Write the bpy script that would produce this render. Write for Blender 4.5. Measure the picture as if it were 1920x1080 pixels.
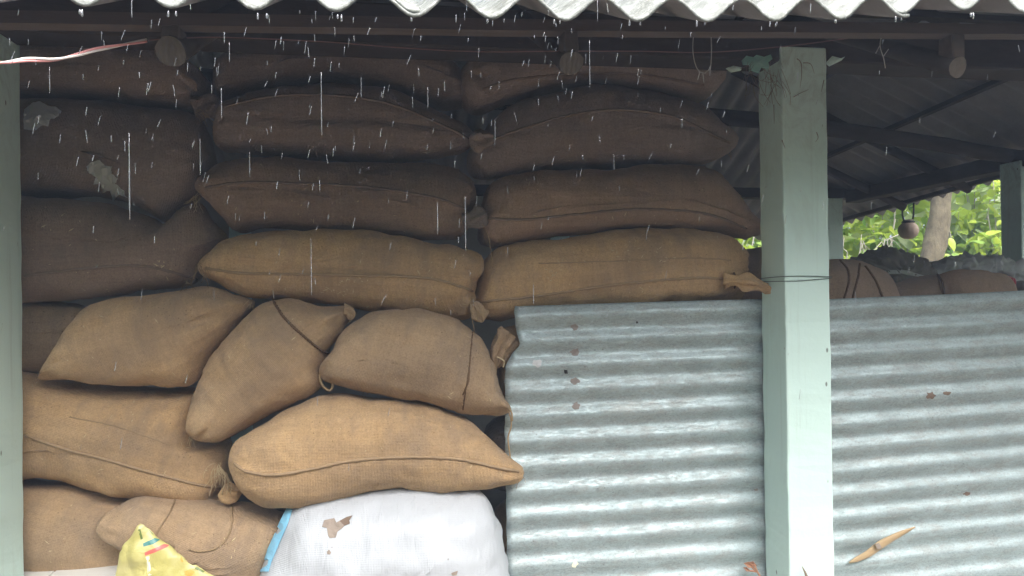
import bpy, bmesh, math, random
import numpy as np
from mathutils import Vector, Matrix, noise
from mathutils.bvhtree import BVHTree

random.seed(7)
SC = bpy.context.scene
COL = SC.collection
for o in list(bpy.data.objects):
    bpy.data.objects.remove(o)

# ------------------------------------------------------------------ camera
FPX = 1400.0                       # focal length in pixels of the 1920 wide photograph
DIST, EYE = 2.2, 1.55
YAW, PITCH, ROLL = math.radians(8.8), math.radians(0.45), math.radians(0.7)
CAM = Vector((0.0, -DIST, EYE))
FWD = Vector((math.sin(YAW)*math.cos(PITCH), math.cos(YAW)*math.cos(PITCH), math.sin(PITCH)))
R0 = Vector((math.cos(YAW), -math.sin(YAW), 0.0))
U0 = R0.cross(FWD)
RGT = R0*math.cos(ROLL) - U0*math.sin(ROLL)
UPV = U0*math.cos(ROLL) + R0*math.sin(ROLL)
cd = bpy.data.cameras.new('camera')
cam = bpy.data.objects.new('camera', cd)
COL.objects.link(cam)
cam.matrix_world = Matrix(((RGT.x, UPV.x, -FWD.x, CAM.x), (RGT.y, UPV.y, -FWD.y, CAM.y),
                           (RGT.z, UPV.z, -FWD.z, CAM.z), (0, 0, 0, 1)))
cd.sensor_width = 36.0
cd.lens = FPX/1920*36
cd.clip_start = 0.05
cd.clip_end = 500
SC.camera = cam

def ray(px, py):
    return (FWD*FPX + RGT*(px-960) + UPV*(540-py)).normalized()
def P(px, py, v):
    """pixel -> point on the upright plane y = v (v: metres behind the front of the posts)"""
    d = ray(px, py)
    return CAM + d*((v-CAM.y)/d.y)

# ------------------------------------------------------------------ sky, sun, exposure
SUN_EL, SUN_AZ = math.radians(60), math.radians(158)   # azimuth: clockwise from +y; behind the camera
W = bpy.data.worlds.new('World')
SC.world = W
W.use_nodes = True
nt = W.node_tree
nt.nodes.clear()
sky = nt.nodes.new('ShaderNodeTexSky')
sky.sky_type = 'NISHITA'
sky.sun_disc = False
sky.sun_elevation = SUN_EL
sky.sun_rotation = SUN_AZ
sky.air_density = 1.0
sky.dust_density = 6.0
sky.ozone_density = 1.0
hs = nt.nodes.new('ShaderNodeHueSaturation')
hs.inputs['Saturation'].default_value = 0.30           # grey rain sky
bg = nt.nodes.new('ShaderNodeBackground')
bg.inputs['Strength'].default_value = 0.15
wo = nt.nodes.new('ShaderNodeOutputWorld')
nt.links.new(sky.outputs[0], hs.inputs['Color'])
nt.links.new(hs.outputs[0], bg.inputs['Color'])
nt.links.new(bg.outputs[0], wo.inputs['Surface'])
sl = bpy.data.lights.new('sun', 'SUN')
sl.energy = 1.3
sl.angle = math.radians(60)
sl.color = (1.0, 0.97, 0.93)
sun = bpy.data.objects.new('sun', sl)
COL.objects.link(sun)
sd = Vector((math.sin(SUN_AZ)*math.cos(SUN_EL), math.cos(SUN_AZ)*math.cos(SUN_EL), math.sin(SUN_EL)))
sun.rotation_euler = sd.to_track_quat('Z', 'Y').to_euler()
sun.location = (0, -6, 8)
SC.view_settings.view_transform = 'Standard'
SC.view_settings.look = 'None'
SC.view_settings.gamma = 1.0
SC.view_settings.use_curve_mapping = False
SC.view_settings.exposure = 1.72

# ------------------------------------------------------------------ material helpers
MATS = {}
class NT:
    def __init__(self, name):
        self.m = bpy.data.materials.new(name)
        self.m.use_nodes = True
        self.t = self.m.node_tree
        self.b = self.t.nodes['Principled BSDF']
        self.tc = self.t.nodes.new('ShaderNodeTexCoord')
        MATS[name] = self.m
    def link(self, a, b):
        self.t.links.new(a, b)
    def coord(self, scale=(1, 1, 1), kind='Object', rot=(0, 0, 0)):
        mp = self.t.nodes.new('ShaderNodeMapping')
        mp.inputs['Scale'].default_value = scale
        mp.inputs['Rotation'].default_value = rot
        self.link(self.tc.outputs[kind], mp.inputs['Vector'])
        return mp.outputs[0]
    def noise(self, scale, detail=4, rough=0.55, co=None, dist=0.0):
        n = self.t.nodes.new('ShaderNodeTexNoise')
        n.inputs['Scale'].default_value = scale
        n.inputs['Detail'].default_value = detail
        n.inputs['Roughness'].default_value = rough
        n.inputs['Distortion'].default_value = dist
        self.link(co if co else self.tc.outputs['Object'], n.inputs['Vector'])
        return n.outputs['Fac']
    def voro(self, scale, co=None, out='Distance', feature='F1'):
        n = self.t.nodes.new('ShaderNodeTexVoronoi')
        n.feature = feature
        n.inputs['Scale'].default_value = scale
        self.link(co if co else self.tc.outputs['Object'], n.inputs['Vector'])
        return n.outputs[out]
    def wave(self, scale, co=None, axis='X', dist=0.0):
        n = self.t.nodes.new('ShaderNodeTexWave')
        n.bands_direction = axis
        n.inputs['Scale'].default_value = scale
        n.inputs['Distortion'].default_value = dist
        n.inputs['Detail Scale'].default_value = 1.5
        self.link(co if co else self.tc.outputs['Object'], n.inputs['Vector'])
        return n.outputs['Fac']
    def ramp(self, fac, stops):
        n = self.t.nodes.new('ShaderNodeValToRGB')
        e = n.color_ramp.elements
        while len(e) < len(stops):
            e.new(0.5)
        for el, (p, c) in zip(e, stops):
            el.position = p
            el.color = (*c, 1) if isinstance(c, (tuple, list)) else (c, c, c, 1)
        self.link(fac, n.inputs[0])
        return n.outputs[0]
    def mix(self, fac, a, b, mode='MIX'):
        n = self.t.nodes.new('ShaderNodeMix')
        n.data_type = 'RGBA'
        n.blend_type = mode
        for s, x in ((0, fac), (6, a), (7, b)):
            if isinstance(x, (int, float)):
                n.inputs[s].default_value = x if s == 0 else (x, x, x, 1)
            elif isinstance(x, (tuple, list)):
                n.inputs[s].default_value = (*x, 1)
            else:
                self.link(x, n.inputs[s])
        return n.outputs[2]
    def math(self, op, a, b=0.0):
        n = self.t.nodes.new('ShaderNodeMath')
        n.operation = op
        for s, x in ((0, a), (1, b)):
            if isinstance(x, (int, float)):
                n.inputs[s].default_value = x
            else:
                self.link(x, n.inputs[s])
        return n.outputs[0]
    def bump(self, h, strength=0.3, dist=0.01, prev=None):
        n = self.t.nodes.new('ShaderNodeBump')
        n.inputs['Strength'].default_value = strength
        n.inputs['Distance'].default_value = dist
        self.link(h, n.inputs['Height'])
        if prev:
            self.link(prev, n.inputs['Normal'])
        return n.outputs[0]
    def set(self, **k):
        for key, x in k.items():
            key = {'color': 'Base Color', 'rough': 'Roughness', 'metal': 'Metallic', 'normal': 'Normal',
                   'spec': 'Specular IOR Level', 'trans': 'Transmission Weight', 'ior': 'IOR',
                   'sheen': 'Sheen Weight', 'coat': 'Coat Weight'}[key]
            if isinstance(x, (int, float)):
                self.b.inputs[key].default_value = x
            elif isinstance(x, tuple):
                self.b.inputs[key].default_value = (*x, 1)
            else:
                self.link(x, self.b.inputs[key])
        return self.m

def objrand(n):
    i = n.t.nodes.new('ShaderNodeObjectInfo')
    return i.outputs['Random']

def burlap(name, c1, c2, c3):
    n = NT(name)
    big = n.noise(3.2, 5, 0.6)
    mid = n.noise(16, 5, 0.65)
    col = n.mix(n.ramp(big, [(0.33, 0.0), (0.68, 1.0)]), c1, c2)
    col = n.mix(n.math('MULTIPLY', n.ramp(mid, [(0.45, 0.0), (0.75, 1.0)]), 0.55), col, c3)
    # faint stripes of the cloth, thread direction
    st = n.noise(1.0, 3, 0.6, n.coord((3, 40, 90)))
    st2 = n.noise(1.0, 3, 0.6, n.coord((90, 40, 5)))
    col = n.mix(n.math('MULTIPLY', n.ramp(st, [(0.4, 0.0), (0.7, 1.0)]), 0.22), col, tuple(x*0.6 for x in c2))
    col = n.mix(n.math('MULTIPLY', n.ramp(st2, [(0.4, 0.0), (0.7, 1.0)]), 0.2), col, tuple(min(1, x*1.25) for x in c1))
    gr = n.noise(190, 3, 0.8)
    col = n.mix(n.math('MULTIPLY', n.ramp(gr, [(0.38, 1.0), (0.52, 0.0)]), 0.28), col, tuple(x*0.5 for x in c2))
    col = n.mix(n.math('MULTIPLY', n.ramp(gr, [(0.55, 0.0), (0.70, 1.0)]), 0.25), col, tuple(min(1, x*1.4) for x in c1))
    sm = n.noise(7, 5, 0.6, n.coord((1.6, 1, 0.7)))
    col = n.mix(n.math('MULTIPLY', n.ramp(sm, [(0.50, 0.0), (0.66, 1.0)]), 0.36), col, (0.21, 0.165, 0.13))
    # specks of husk and dirt
    sp = n.voro(75, n.coord((1, 1, 1)))
    gate = n.noise(9, 2, 0.5)
    dk = n.math('MULTIPLY', n.ramp(sp, [(0.10, 1.0), (0.2, 0.0)]), n.ramp(gate, [(0.5, 0.0), (0.62, 1.0)]))
    col = n.mix(n.math('MULTIPLY', dk, 0.6), col, tuple(x*0.35 for x in c2))
    grey = n.ramp(n.noise(2.1, 3, 0.5, n.coord((1, 1, 1.8))), [(0.5, 0.0), (0.72, 1.0)])
    col = n.mix(n.math('MULTIPLY', grey, 0.45), col, (0.19, 0.15, 0.115))
    rnd = objrand(n)
    hsv = n.t.nodes.new('ShaderNodeHueSaturation')
    n.link(col, hsv.inputs['Color'])
    n.link(n.math('ADD', n.math('MULTIPLY', rnd, 0.34), 0.83), hsv.inputs['Value'])
    n.link(n.math('ADD', n.math('MULTIPLY', rnd, 0.16), 0.90), hsv.inputs['Saturation'])
    wx = n.wave(72, n.coord((1, 1, 1)), 'X', 1.2)
    wz = n.wave(72, n.coord((1, 1, 1)), 'Z', 1.2)
    b1 = n.bump(n.math('ADD', wx, wz), 0.34, 0.0026)
    b2 = n.bump(n.noise(150, 4, 0.75), 0.6, 0.004, b1)
    b3 = n.bump(n.noise(11, 4, 0.6), 0.30, 0.02, n.bump(n.noise(42, 3, 0.6), 0.25, 0.006, b2))
    return n.set(color=hsv.outputs[0], rough=0.95, spec=0.12, normal=b3, sheen=0.08)

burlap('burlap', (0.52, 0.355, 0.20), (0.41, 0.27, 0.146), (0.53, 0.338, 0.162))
burlap('burlap_veiled', (0.315, 0.25, 0.21), (0.245, 0.19, 0.158), (0.315, 0.24, 0.19))  # greyer, darker cloth for the dim sacks: rain veil put into the colour
burlap('burlap_mid', (0.41, 0.285, 0.20), (0.315, 0.213, 0.147), (0.41, 0.272, 0.175))  # step between the two, part of that veil in its colour
n = NT('twine'); n.set(color=n.mix(n.noise(60), (0.40, 0.29, 0.17), (0.27, 0.19, 0.11)), rough=0.95, spec=0.1,
                       normal=n.bump(n.noise(250), 0.4, 0.002))
n = NT('seam'); n.set(color=n.mix(n.noise(90), (0.40, 0.285, 0.17), (0.29, 0.20, 0.12)), rough=0.95, spec=0.1,
                      normal=n.bump(n.noise(300), 0.5, 0.002))
n = NT('seam_veiled'); n.set(color=n.mix(n.noise(90), (0.27, 0.205, 0.16), (0.20, 0.15, 0.115)), rough=0.95, spec=0.1, normal=n.bump(n.noise(300), 0.5, 0.002))  # seam colour with the same rain veil in it
n = NT('dark_rope'); n.set(color=n.mix(n.noise(140), (0.10, 0.062, 0.038), (0.20, 0.125, 0.07)), rough=0.95, spec=0.1,
                           normal=n.bump(n.noise(300), 0.5, 0.002))
n = NT('straw'); n.set(color=n.mix(n.noise(40), (0.62, 0.50, 0.30), (0.45, 0.33, 0.18)), rough=0.8)

# mint painted masonry
n = NT('mint_paint')
base = n.mix(n.noise(2.5, 4), (0.56, 0.74, 0.68), (0.62, 0.77, 0.71))
grime = n.ramp(n.noise(5, 6, 0.7, n.coord((1.5, 1.5, 0.6)), 0.4), [(0.56, 0.0), (0.78, 1.0)])
base = n.mix(n.math('MULTIPLY', grime, 0.3), base, (0.32, 0.36, 0.29))
spk = n.ramp(n.voro(22, n.coord((1, 1, 0.5))), [(0.055, 1.0), (0.10, 0.0)])
spk = n.math('MULTIPLY', spk, n.ramp(n.noise(4, 2), [(0.52, 0.0), (0.6, 1.0)]))
base = n.mix(n.math('MULTIPLY', spk, 0.8), base, (0.10, 0.11, 0.085))
stk = n.ramp(n.noise(1.0, 5, 0.7, n.coord((38, 38, 1.3))), [(0.55, 0.0), (0.72, 1.0)])
base = n.mix(n.math('MULTIPLY', stk, 0.28), base, (0.36, 0.44, 0.38))
chp = n.ramp(n.noise(16, 8, 0.75), [(0.66, 0.0), (0.69, 1.0)])
base = n.mix(n.math('MULTIPLY', chp, 0.7), base, (0.30, 0.31, 0.27))
# dark blotches and old webs, stronger towards the post top
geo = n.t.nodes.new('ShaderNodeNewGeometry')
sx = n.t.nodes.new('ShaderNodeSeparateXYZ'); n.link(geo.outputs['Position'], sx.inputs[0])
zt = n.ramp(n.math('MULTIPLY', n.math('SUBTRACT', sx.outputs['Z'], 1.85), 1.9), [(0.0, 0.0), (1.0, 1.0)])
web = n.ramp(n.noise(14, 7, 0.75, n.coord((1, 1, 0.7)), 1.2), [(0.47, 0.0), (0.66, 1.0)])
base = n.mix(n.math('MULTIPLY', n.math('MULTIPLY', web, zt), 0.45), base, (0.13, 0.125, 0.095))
n.set(color=base, rough=0.62, spec=0.3, normal=n.bump(n.noise(28, 6, 0.65), 0.16, 0.01))
n = NT('teal_paint'); n.set(color=n.mix(n.noise(25), (0.16, 0.40, 0.34), (0.32, 0.47, 0.40)), rough=0.7)

# asbestos cement roofing
n = NT('cement_sheet')
c = n.mix(n.ramp(n.noise(7, 6, 0.7), [(0.35, 0.0), (0.65, 1.0)]), (0.25, 0.265, 0.25), (0.11, 0.12, 0.10))
c = n.mix(n.ramp(n.noise(30, 5, 0.7, None, 0.6), [(0.5, 0.0), (0.7, 1.0)]), c, (0.42, 0.435, 0.415))
c = n.mix(n.math('MULTIPLY', n.ramp(n.noise(13, 4, 0.7, n.coord((1, 0.3, 1))), [(0.5, 0.0), (0.64, 1.0)]), 0.7), c, (0.10, 0.105, 0.085))
n.set(color=c, rough=n.ramp(n.noise(18, 4, 0.6), [(0.4, 0.12), (0.65, 0.6)]), spec=0.5, normal=n.bump(n.noise(45, 6, 0.7), 0.5, 0.008))

n = NT('underside_cement')  # separate grey for the underside of the roof sheets
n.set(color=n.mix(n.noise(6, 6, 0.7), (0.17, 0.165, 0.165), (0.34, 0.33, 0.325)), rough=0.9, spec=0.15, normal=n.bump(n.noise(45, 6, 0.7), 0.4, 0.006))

# galvanised iron
n = NT('galvanised')
spang = n.ramp(n.voro(34, n.coord((0.7, 1, 1.4)), 'Color'), [(0.2, 0.45), (0.8, 1.0)])
c = n.mix(n.ramp(n.noise(9, 5, 0.65), [(0.35, 0.0), (0.7, 1.0)]), (0.42, 0.505, 0.515), (0.34, 0.41, 0.415))
c = n.mix(0.22, c, spang, 'MULTIPLY')
mott = n.ramp(n.noise(26, 8, 0.82, n.coord((0.6, 1, 1.5)), 0.5), [(0.46, 0.0), (0.62, 1.0)])
c = n.mix(n.math('MULTIPLY', mott, 0.62), c, (0.26, 0.26, 0.24))
rust = n.ramp(n.noise(3.4, 6, 0.7, n.coord((1, 1, 2.2))), [(0.60, 0.0), (0.76, 1.0)])
c = n.mix(n.math('MULTIPLY', rust, 0.3), c, (0.36, 0.27, 0.20))
dk = n.math('MULTIPLY', n.ramp(n.voro(48), [(0.07, 1.0), (0.16, 0.0)]), n.ramp(n.noise(5, 3), [(0.5, 0.0), (0.6, 1.0)]))
c = n.mix(n.math('MULTIPLY', dk, 0.6), c, (0.13, 0.12, 0.10))
ro = n.ramp(n.noise(90, 5, 0.75, n.coord((0.35, 1, 1.6))), [(0.40, 0.38), (0.60, 0.64)])
met = n.math('SUBTRACT', 0.42, n.math('MULTIPLY', mott, 0.3))
fg = n.noise(150, 4, 0.8, n.coord((0.7, 1, 1.2)))
c = n.mix(n.math('MULTIPLY', n.ramp(fg, [(0.36, 1.0), (0.5, 0.0)]), 0.4), c, (0.15, 0.16, 0.15))
c = n.mix(n.math('MULTIPLY', n.ramp(fg, [(0.60, 0.0), (0.68, 1.0)]), 0.6), c, (0.60, 0.66, 0.66))
n.set(color=c, rough=ro, metal=met, normal=n.bump(n.noise(70, 5, 0.7, n.coord((0.6, 1, 1.4))), 0.3, 0.004))

n = NT('old_wood')
g = n.noise(1.0, 5, 0.65, n.coord((3, 40, 40)))
n.set(color=n.mix(g, (0.06, 0.046, 0.040), (0.13, 0.10, 0.085)), rough=0.85, spec=0.2, normal=n.bump(g, 0.4, 0.006))
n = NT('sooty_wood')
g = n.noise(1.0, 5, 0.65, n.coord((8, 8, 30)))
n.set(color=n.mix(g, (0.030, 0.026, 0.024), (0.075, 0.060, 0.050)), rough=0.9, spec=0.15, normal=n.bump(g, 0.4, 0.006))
n = NT('log_end')
rg = n.wave(28, None, 'X', 5.0)
n.set(color=n.mix(n.noise(30, 5, 0.7), (0.15, 0.125, 0.10), (0.075, 0.062, 0.052)), rough=0.9, spec=0.15, normal=n.bump(rg, 0.25, 0.003))

n = NT('white_woven')
wv = n.math('ADD', n.wave(70, None, 'X', 0.3), n.wave(70, None, 'Z', 0.3))
dirt = n.ramp(n.noise(5, 6, 0.7, n.coord((1.5, 1, 0.5))), [(0.60, 0.0), (0.80, 1.0)])
c = n.mix(n.math('MULTIPLY', dirt, 0.25), (0.46, 0.48, 0.505), (0.33, 0.325, 0.31))
spk = n.math('MULTIPLY', n.ramp(n.voro(26), [(0.05, 1.0), (0.09, 0.0)]), n.ramp(n.noise(6, 2), [(0.56, 0.0), (0.62, 1.0)]))
c = n.mix(n.math('MULTIPLY', spk, 0.7), c, (0.25, 0.22, 0.2))
n.set(color=c, rough=0.42, spec=0.4, normal=n.bump(n.noise(9, 5, 0.6, n.coord((3, 1, 0.8)), 0.6), 0.45, 0.015, n.bump(wv, 0.2, 0.0015)))
n = NT('sky_blue_tape'); n.set(color=(0.25, 0.58, 0.80), rough=0.4)
n = NT('mud'); n.set(color=n.mix(n.noise(40, 4), (0.24, 0.19, 0.15), (0.36, 0.30, 0.25)), rough=0.9, normal=n.bump(n.noise(120), 0.5, 0.003))
n = NT('mud_dark'); n.set(color=n.mix(n.noise(40, 4), (0.13, 0.085, 0.06), (0.22, 0.16, 0.12)), rough=0.9)
n = NT('rust_dab'); n.set(color=n.mix(n.noise(70, 4), (0.19, 0.155, 0.135), (0.30, 0.26, 0.235)), rough=0.8)
n = NT('black_iron'); n.set(color=(0.012, 0.012, 0.013), rough=0.6)
n = NT('yellow_plastic')
c = n.mix(n.ramp(n.noise(7, 3, 0.5, None, 0.5), [(0.4, 0.0), (0.7, 1.0)]), (0.50, 0.45, 0.15), (0.62, 0.57, 0.28))
n.set(color=c, rough=0.32, spec=0.5, normal=n.bump(n.noise(16, 4, 0.6, None, 0.8), 0.5, 0.012))
n = NT('teal_print'); n.set(color=n.mix(n.noise(40), (0.03, 0.17, 0.16), (0.06, 0.26, 0.22)), rough=0.35)
n = NT('red_print'); n.set(color=n.mix(n.noise(40), (0.60, 0.09, 0.07), (0.66, 0.18, 0.14)), rough=0.35)
n = NT('orange_print'); n.set(color=(0.68, 0.38, 0.08), rough=0.35)
n = NT('green_print'); n.set(color=(0.13, 0.18, 0.04), rough=0.35)
n = NT('pale_cream'); n.set(color=(0.85, 0.82, 0.58), rough=0.3)
n = NT('white_tile'); n.set(color=n.mix(n.noise(3, 3), (0.74, 0.74, 0.71), (0.66, 0.66, 0.63)), rough=0.16)
n = NT('grout'); n.set(color=n.mix(n.noise(30, 3), (0.10, 0.09, 0.08), (0.16, 0.15, 0.13)), rough=0.95)
n = NT('plaster'); n.set(color=n.mix(n.noise(5, 6, 0.7), (0.42, 0.41, 0.37), (0.28, 0.26, 0.22)), rough=0.9, normal=n.bump(n.noise(30, 5), 0.3, 0.01))
n = NT('wet_earth')
n.set(color=n.mix(n.noise(2.2, 8, 0.7), (0.07, 0.05, 0.034), (0.13, 0.098, 0.068)), rough=n.ramp(n.noise(1.1, 5), [(0.4, 0.2), (0.6, 0.85)]),
      normal=n.bump(n.noise(14, 8, 0.7), 0.6, 0.04))
n = NT('grey_plastic'); n.set(color=n.mix(n.noise(9, 5, 0.6), (0.45, 0.45, 0.45), (0.68, 0.68, 0.69)), rough=0.4, normal=n.bump(n.noise(14, 5, 0.6, None, 1.0), 0.6, 0.02))
n = NT('dark_tarp'); n.set(color=n.mix(n.noise(9, 5, 0.6), (0.15, 0.135, 0.12), (0.27, 0.24, 0.21)), rough=0.55, normal=n.bump(n.noise(12, 5, 0.6, None, 1.0), 0.6, 0.02))
n = NT('pale_tarp'); n.set(color=(0.45, 0.46, 0.42), rough=0.5)
n = NT('red_plastic'); n.set(color=(0.40, 0.02, 0.03), rough=0.35)
n = NT('clay'); n.set(color=n.mix(n.noise(14, 5), (0.24, 0.18, 0.14), (0.33, 0.26, 0.21)), rough=0.85, normal=n.bump(n.noise(40), 0.2, 0.004))
n = NT('pink_wire'); n.set(color=(0.80, 0.34, 0.33), rough=0.4)
n = NT('white_wire'); n.set(color=(0.80, 0.72, 0.68), rough=0.4)
n = NT('dull_wire'); n.set(color=(0.15, 0.07, 0.06), rough=0.6)
n = NT('iron_wire'); n.set(color=(0.13, 0.16, 0.15), rough=0.5, metal=0.6)
n = NT('bamboo'); n.set(color=n.mix(n.noise(1.0, 3, 0.5, n.coord((6, 60, 60))), (0.50, 0.36, 0.19), (0.36, 0.24, 0.13)), rough=0.55)
n = NT('dry_leaf'); n.set(color=n.mix(n.noise(60), (0.33, 0.14, 0.08), (0.45, 0.24, 0.14)), rough=0.8)
n = NT('dry_twig'); n.set(color=n.mix(n.noise(20), (0.13, 0.09, 0.06), (0.24, 0.18, 0.12)), rough=0.9)
n = NT('grey_twig'); n.set(color=n.mix(n.noise(20), (0.30, 0.27, 0.23), (0.42, 0.39, 0.34)), rough=0.9)
n = NT('bark')
n.set(color=n.mix(n.ramp(n.noise(9, 6, 0.7), [(0.35, 0.0), (0.65, 1.0)]), (0.10, 0.082, 0.052), (0.20, 0.17, 0.11)), rough=0.9, normal=n.bump(n.noise(22, 6, 0.7, n.coord((1, 1, 0.35))), 0.7, 0.03))
n = NT('rain_water'); n.set(color=(0.62, 0.64, 0.68), rough=0.08, trans=0.85, ior=1.33)

def leafmat(name, c1, c2):
    n = NT(name)
    col = n.mix(objrand(n), c1, c2)
    col = n.mix(n.math('MULTIPLY', n.noise(7, 2), 0.5), col, c2)
    n.set(color=col, rough=0.32, spec=0.5)
    tr = n.t.nodes.new('ShaderNodeBsdfTranslucent')
    n.link(n.mix(0.5, col, (0.42, 0.55, 0.05)), tr.inputs['Color'])
    mx = n.t.nodes.new('ShaderNodeMixShader')
    mx.inputs[0].default_value = 0.5
    n.link(n.b.outputs[0], mx.inputs[1]); n.link(tr.outputs[0], mx.inputs[2])
    n.link(mx.outputs[0], n.t.nodes['Material Output'].inputs['Surface'])
leafmat('leaf_yellow', (0.62, 0.68, 0.12), (0.46, 0.60, 0.10))
leafmat('leaf_green', (0.30, 0.50, 0.12), (0.40, 0.56, 0.16))
leafmat('leaf_deep', (0.06, 0.15, 0.035), (0.09, 0.20, 0.05))
leafmat('leaf_pale', (0.40, 0.50, 0.28), (0.52, 0.58, 0.36))
LEAFS = ['leaf_yellow', 'leaf_green', 'leaf_deep', 'leaf_pale']

# ------------------------------------------------------------------ object helpers
def mesh_obj(name, verts, faces, mat, parent=None, smooth=True):
    me = bpy.data.meshes.new(name)
    me.from_pydata([tuple(v) for v in verts], [], faces)
    me.update()
    if smooth:
        me.polygons.foreach_set('use_smooth', [True]*len(me.polygons))
    if mat:
        me.materials.append(MATS[mat])
    o = bpy.data.objects.new(name, me)
    COL.objects.link(o)
    if parent:
        put_under(o, parent)
    return o
def bm_obj(name, bm, mat, parent=None, smooth=False):
    me = bpy.data.meshes.new(name)
    bm.normal_update(); bm.to_mesh(me); bm.free()
    if smooth:
        me.polygons.foreach_set('use_smooth', [True]*len(me.polygons))
    me.materials.append(MATS[mat])
    o = bpy.data.objects.new(name, me)
    COL.objects.link(o)
    if parent:
        put_under(o, parent)
    return o
def mw(o):
    m = o.matrix_basis.copy()
    return mw(o.parent) @ o.matrix_parent_inverse @ m if o.parent else m
def put_under(o, parent):
    """parent o, keeping its world place"""
    o.parent = parent
    o.matrix_parent_inverse = mw(parent).inverted()
def tag(o, label, cat, group=None, kind=None):
    if label: o['label'] = label
    if cat: o['category'] = cat
    if group: o['group'] = group
    if kind: o['kind'] = kind
    return o
def empty(name, loc):
    o = bpy.data.objects.new(name, None)
    o.location = loc
    o.empty_display_size = 0.05
    COL.objects.link(o)
    return o
def catmull(pts, n, closed=False):
    pts = [Vector(p) for p in pts]
    m = len(pts)
    out = []
    segs = m if closed else m-1
    for i in range(segs):
        if closed:
            p0, p1, p2, p3 = pts[(i-1) % m], pts[i], pts[(i+1) % m], pts[(i+2) % m]
        else:
            p0, p1, p2, p3 = pts[max(i-1, 0)], pts[i], pts[i+1], pts[min(i+2, m-1)]
        for k in range(8):
            t = k/8
            out.append(0.5*((2*p1) + (p2-p0)*t + (2*p0-5*p1+4*p2-p3)*t*t + (3*p1-p0-3*p2+p3)*t**3))
    out.append(pts[0].copy() if closed else pts[-1].copy())
    L = [0]
    for a, b in zip(out, out[1:]):
        L.append(L[-1]+(b-a).length)
    res = []
    j = 0
    cnt = n if closed else n-1
    for k in range(n):
        s = L[-1]*k/cnt
        while j < len(L)-2 and L[j+1] < s:
            j += 1
        f = (s-L[j])/max(1e-9, L[j+1]-L[j])
        res.append(out[j].lerp(out[j+1], min(1, max(0, f))))
    return res
def tube_data(path, rad, sides=6, base=0):
    """rad: number or function of t in 0..1"""
    V, F = [], []
    n = len(path)
    up = Vector((0.13, 0.9, 0.31)).normalized()
    for i, p in enumerate(path):
        d = (path[min(i+1, n-1)]-path[max(i-1, 0)])
        if d.length < 1e-9: d = Vector((0, 0, 1))
        d.normalize()
        a = d.cross(up)
        if a.length < 1e-3: a = d.cross(Vector((1, 0, 0)))
        a.normalize(); b = d.cross(a)
        r = rad(i/(n-1)) if callable(rad) else rad
        for k in range(sides):
            t = 2*math.pi*k/sides
            V.append(p + a*(r*math.cos(t)) + b*(r*math.sin(t)))
    for i in range(n-1):
        for k in range(sides):
            k2 = (k+1) % sides
            F.append((base+i*sides+k, base+i*sides+k2, base+(i+1)*sides+k2, base+(i+1)*sides+k))
    F.append(tuple(base+k for k in range(sides))[::-1])
    F.append(tuple(base+(n-1)*sides+k for k in range(sides)))
    return V, F
def tubes(name, paths, rad, mat, parent=None, sides=6):
    V, F = [], []
    for p in paths:
        v, f = tube_data(p, rad, sides, len(V))
        V += v; F += f
    return mesh_obj(name, V, F, mat, parent)
def box(name, x0, x1, y0, y1, z0, z1, mat, parent=None, bev=0.004, seg=2, rough=0.0, cuts=0):
    bm = bmesh.new()
    bmesh.ops.create_cube(bm, size=1)
    for v in bm.verts:
        v.co = Vector((x0 if v.co.x < 0 else x1, y0 if v.co.y < 0 else y1, z0 if v.co.z < 0 else z1))
    if bev:
        bmesh.ops.bevel(bm, geom=list(bm.edges), offset=bev, segments=seg, affect='EDGES', profile=0.6)
    if cuts:
        ax = max(range(3), key=lambda i: (x1-x0, y1-y0, z1-z0)[i])
        lo, hi = ((x0, x1), (y0, y1), (z0, z1))[ax]
        no = Vector((0, 0, 0)); no[ax] = 1
        for k in range(1, cuts):
            co = Vector((0, 0, 0)); co[ax] = lo+(hi-lo)*k/cuts
            bmesh.ops.bisect_plane(bm, geom=list(bm.verts)+list(bm.edges)+list(bm.faces), plane_co=co, plane_no=no)
        if rough:
            for v in bm.verts:
                v.co += noise.noise_vector(v.co*9)*rough + noise.noise_vector(v.co*31)*rough*0.4
    return bm_obj(name, bm, mat, parent)

# ------------------------------------------------------------------ the setting
def ground():
    V, F = [], []
    xs = [-60, -20, -8, -4, -2, 0, 1, 2, 3, 4, 5, 6, 7, 8, 10, 14, 24, 60]
    ys = [-60, -20, -8, -5, -3, -2, -1, 0, 1, 2, 3, 4, 5, 6, 7, 8, 10, 14, 24, 60]
    for y in ys:
        for x in xs:
            V.append((x, y, 0.03*noise.noise(Vector((x*0.5, y*0.5, 0)))))
    nx = len(xs)
    for j in range(len(ys)-1):
        for i in range(nx-1):
            F.append((j*nx+i, j*nx+i+1, (j+1)*nx+i+1, (j+1)*nx+i))
    tag(mesh_obj('ground', V, F, 'wet_earth'), None, None, kind='structure')
ground()

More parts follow.
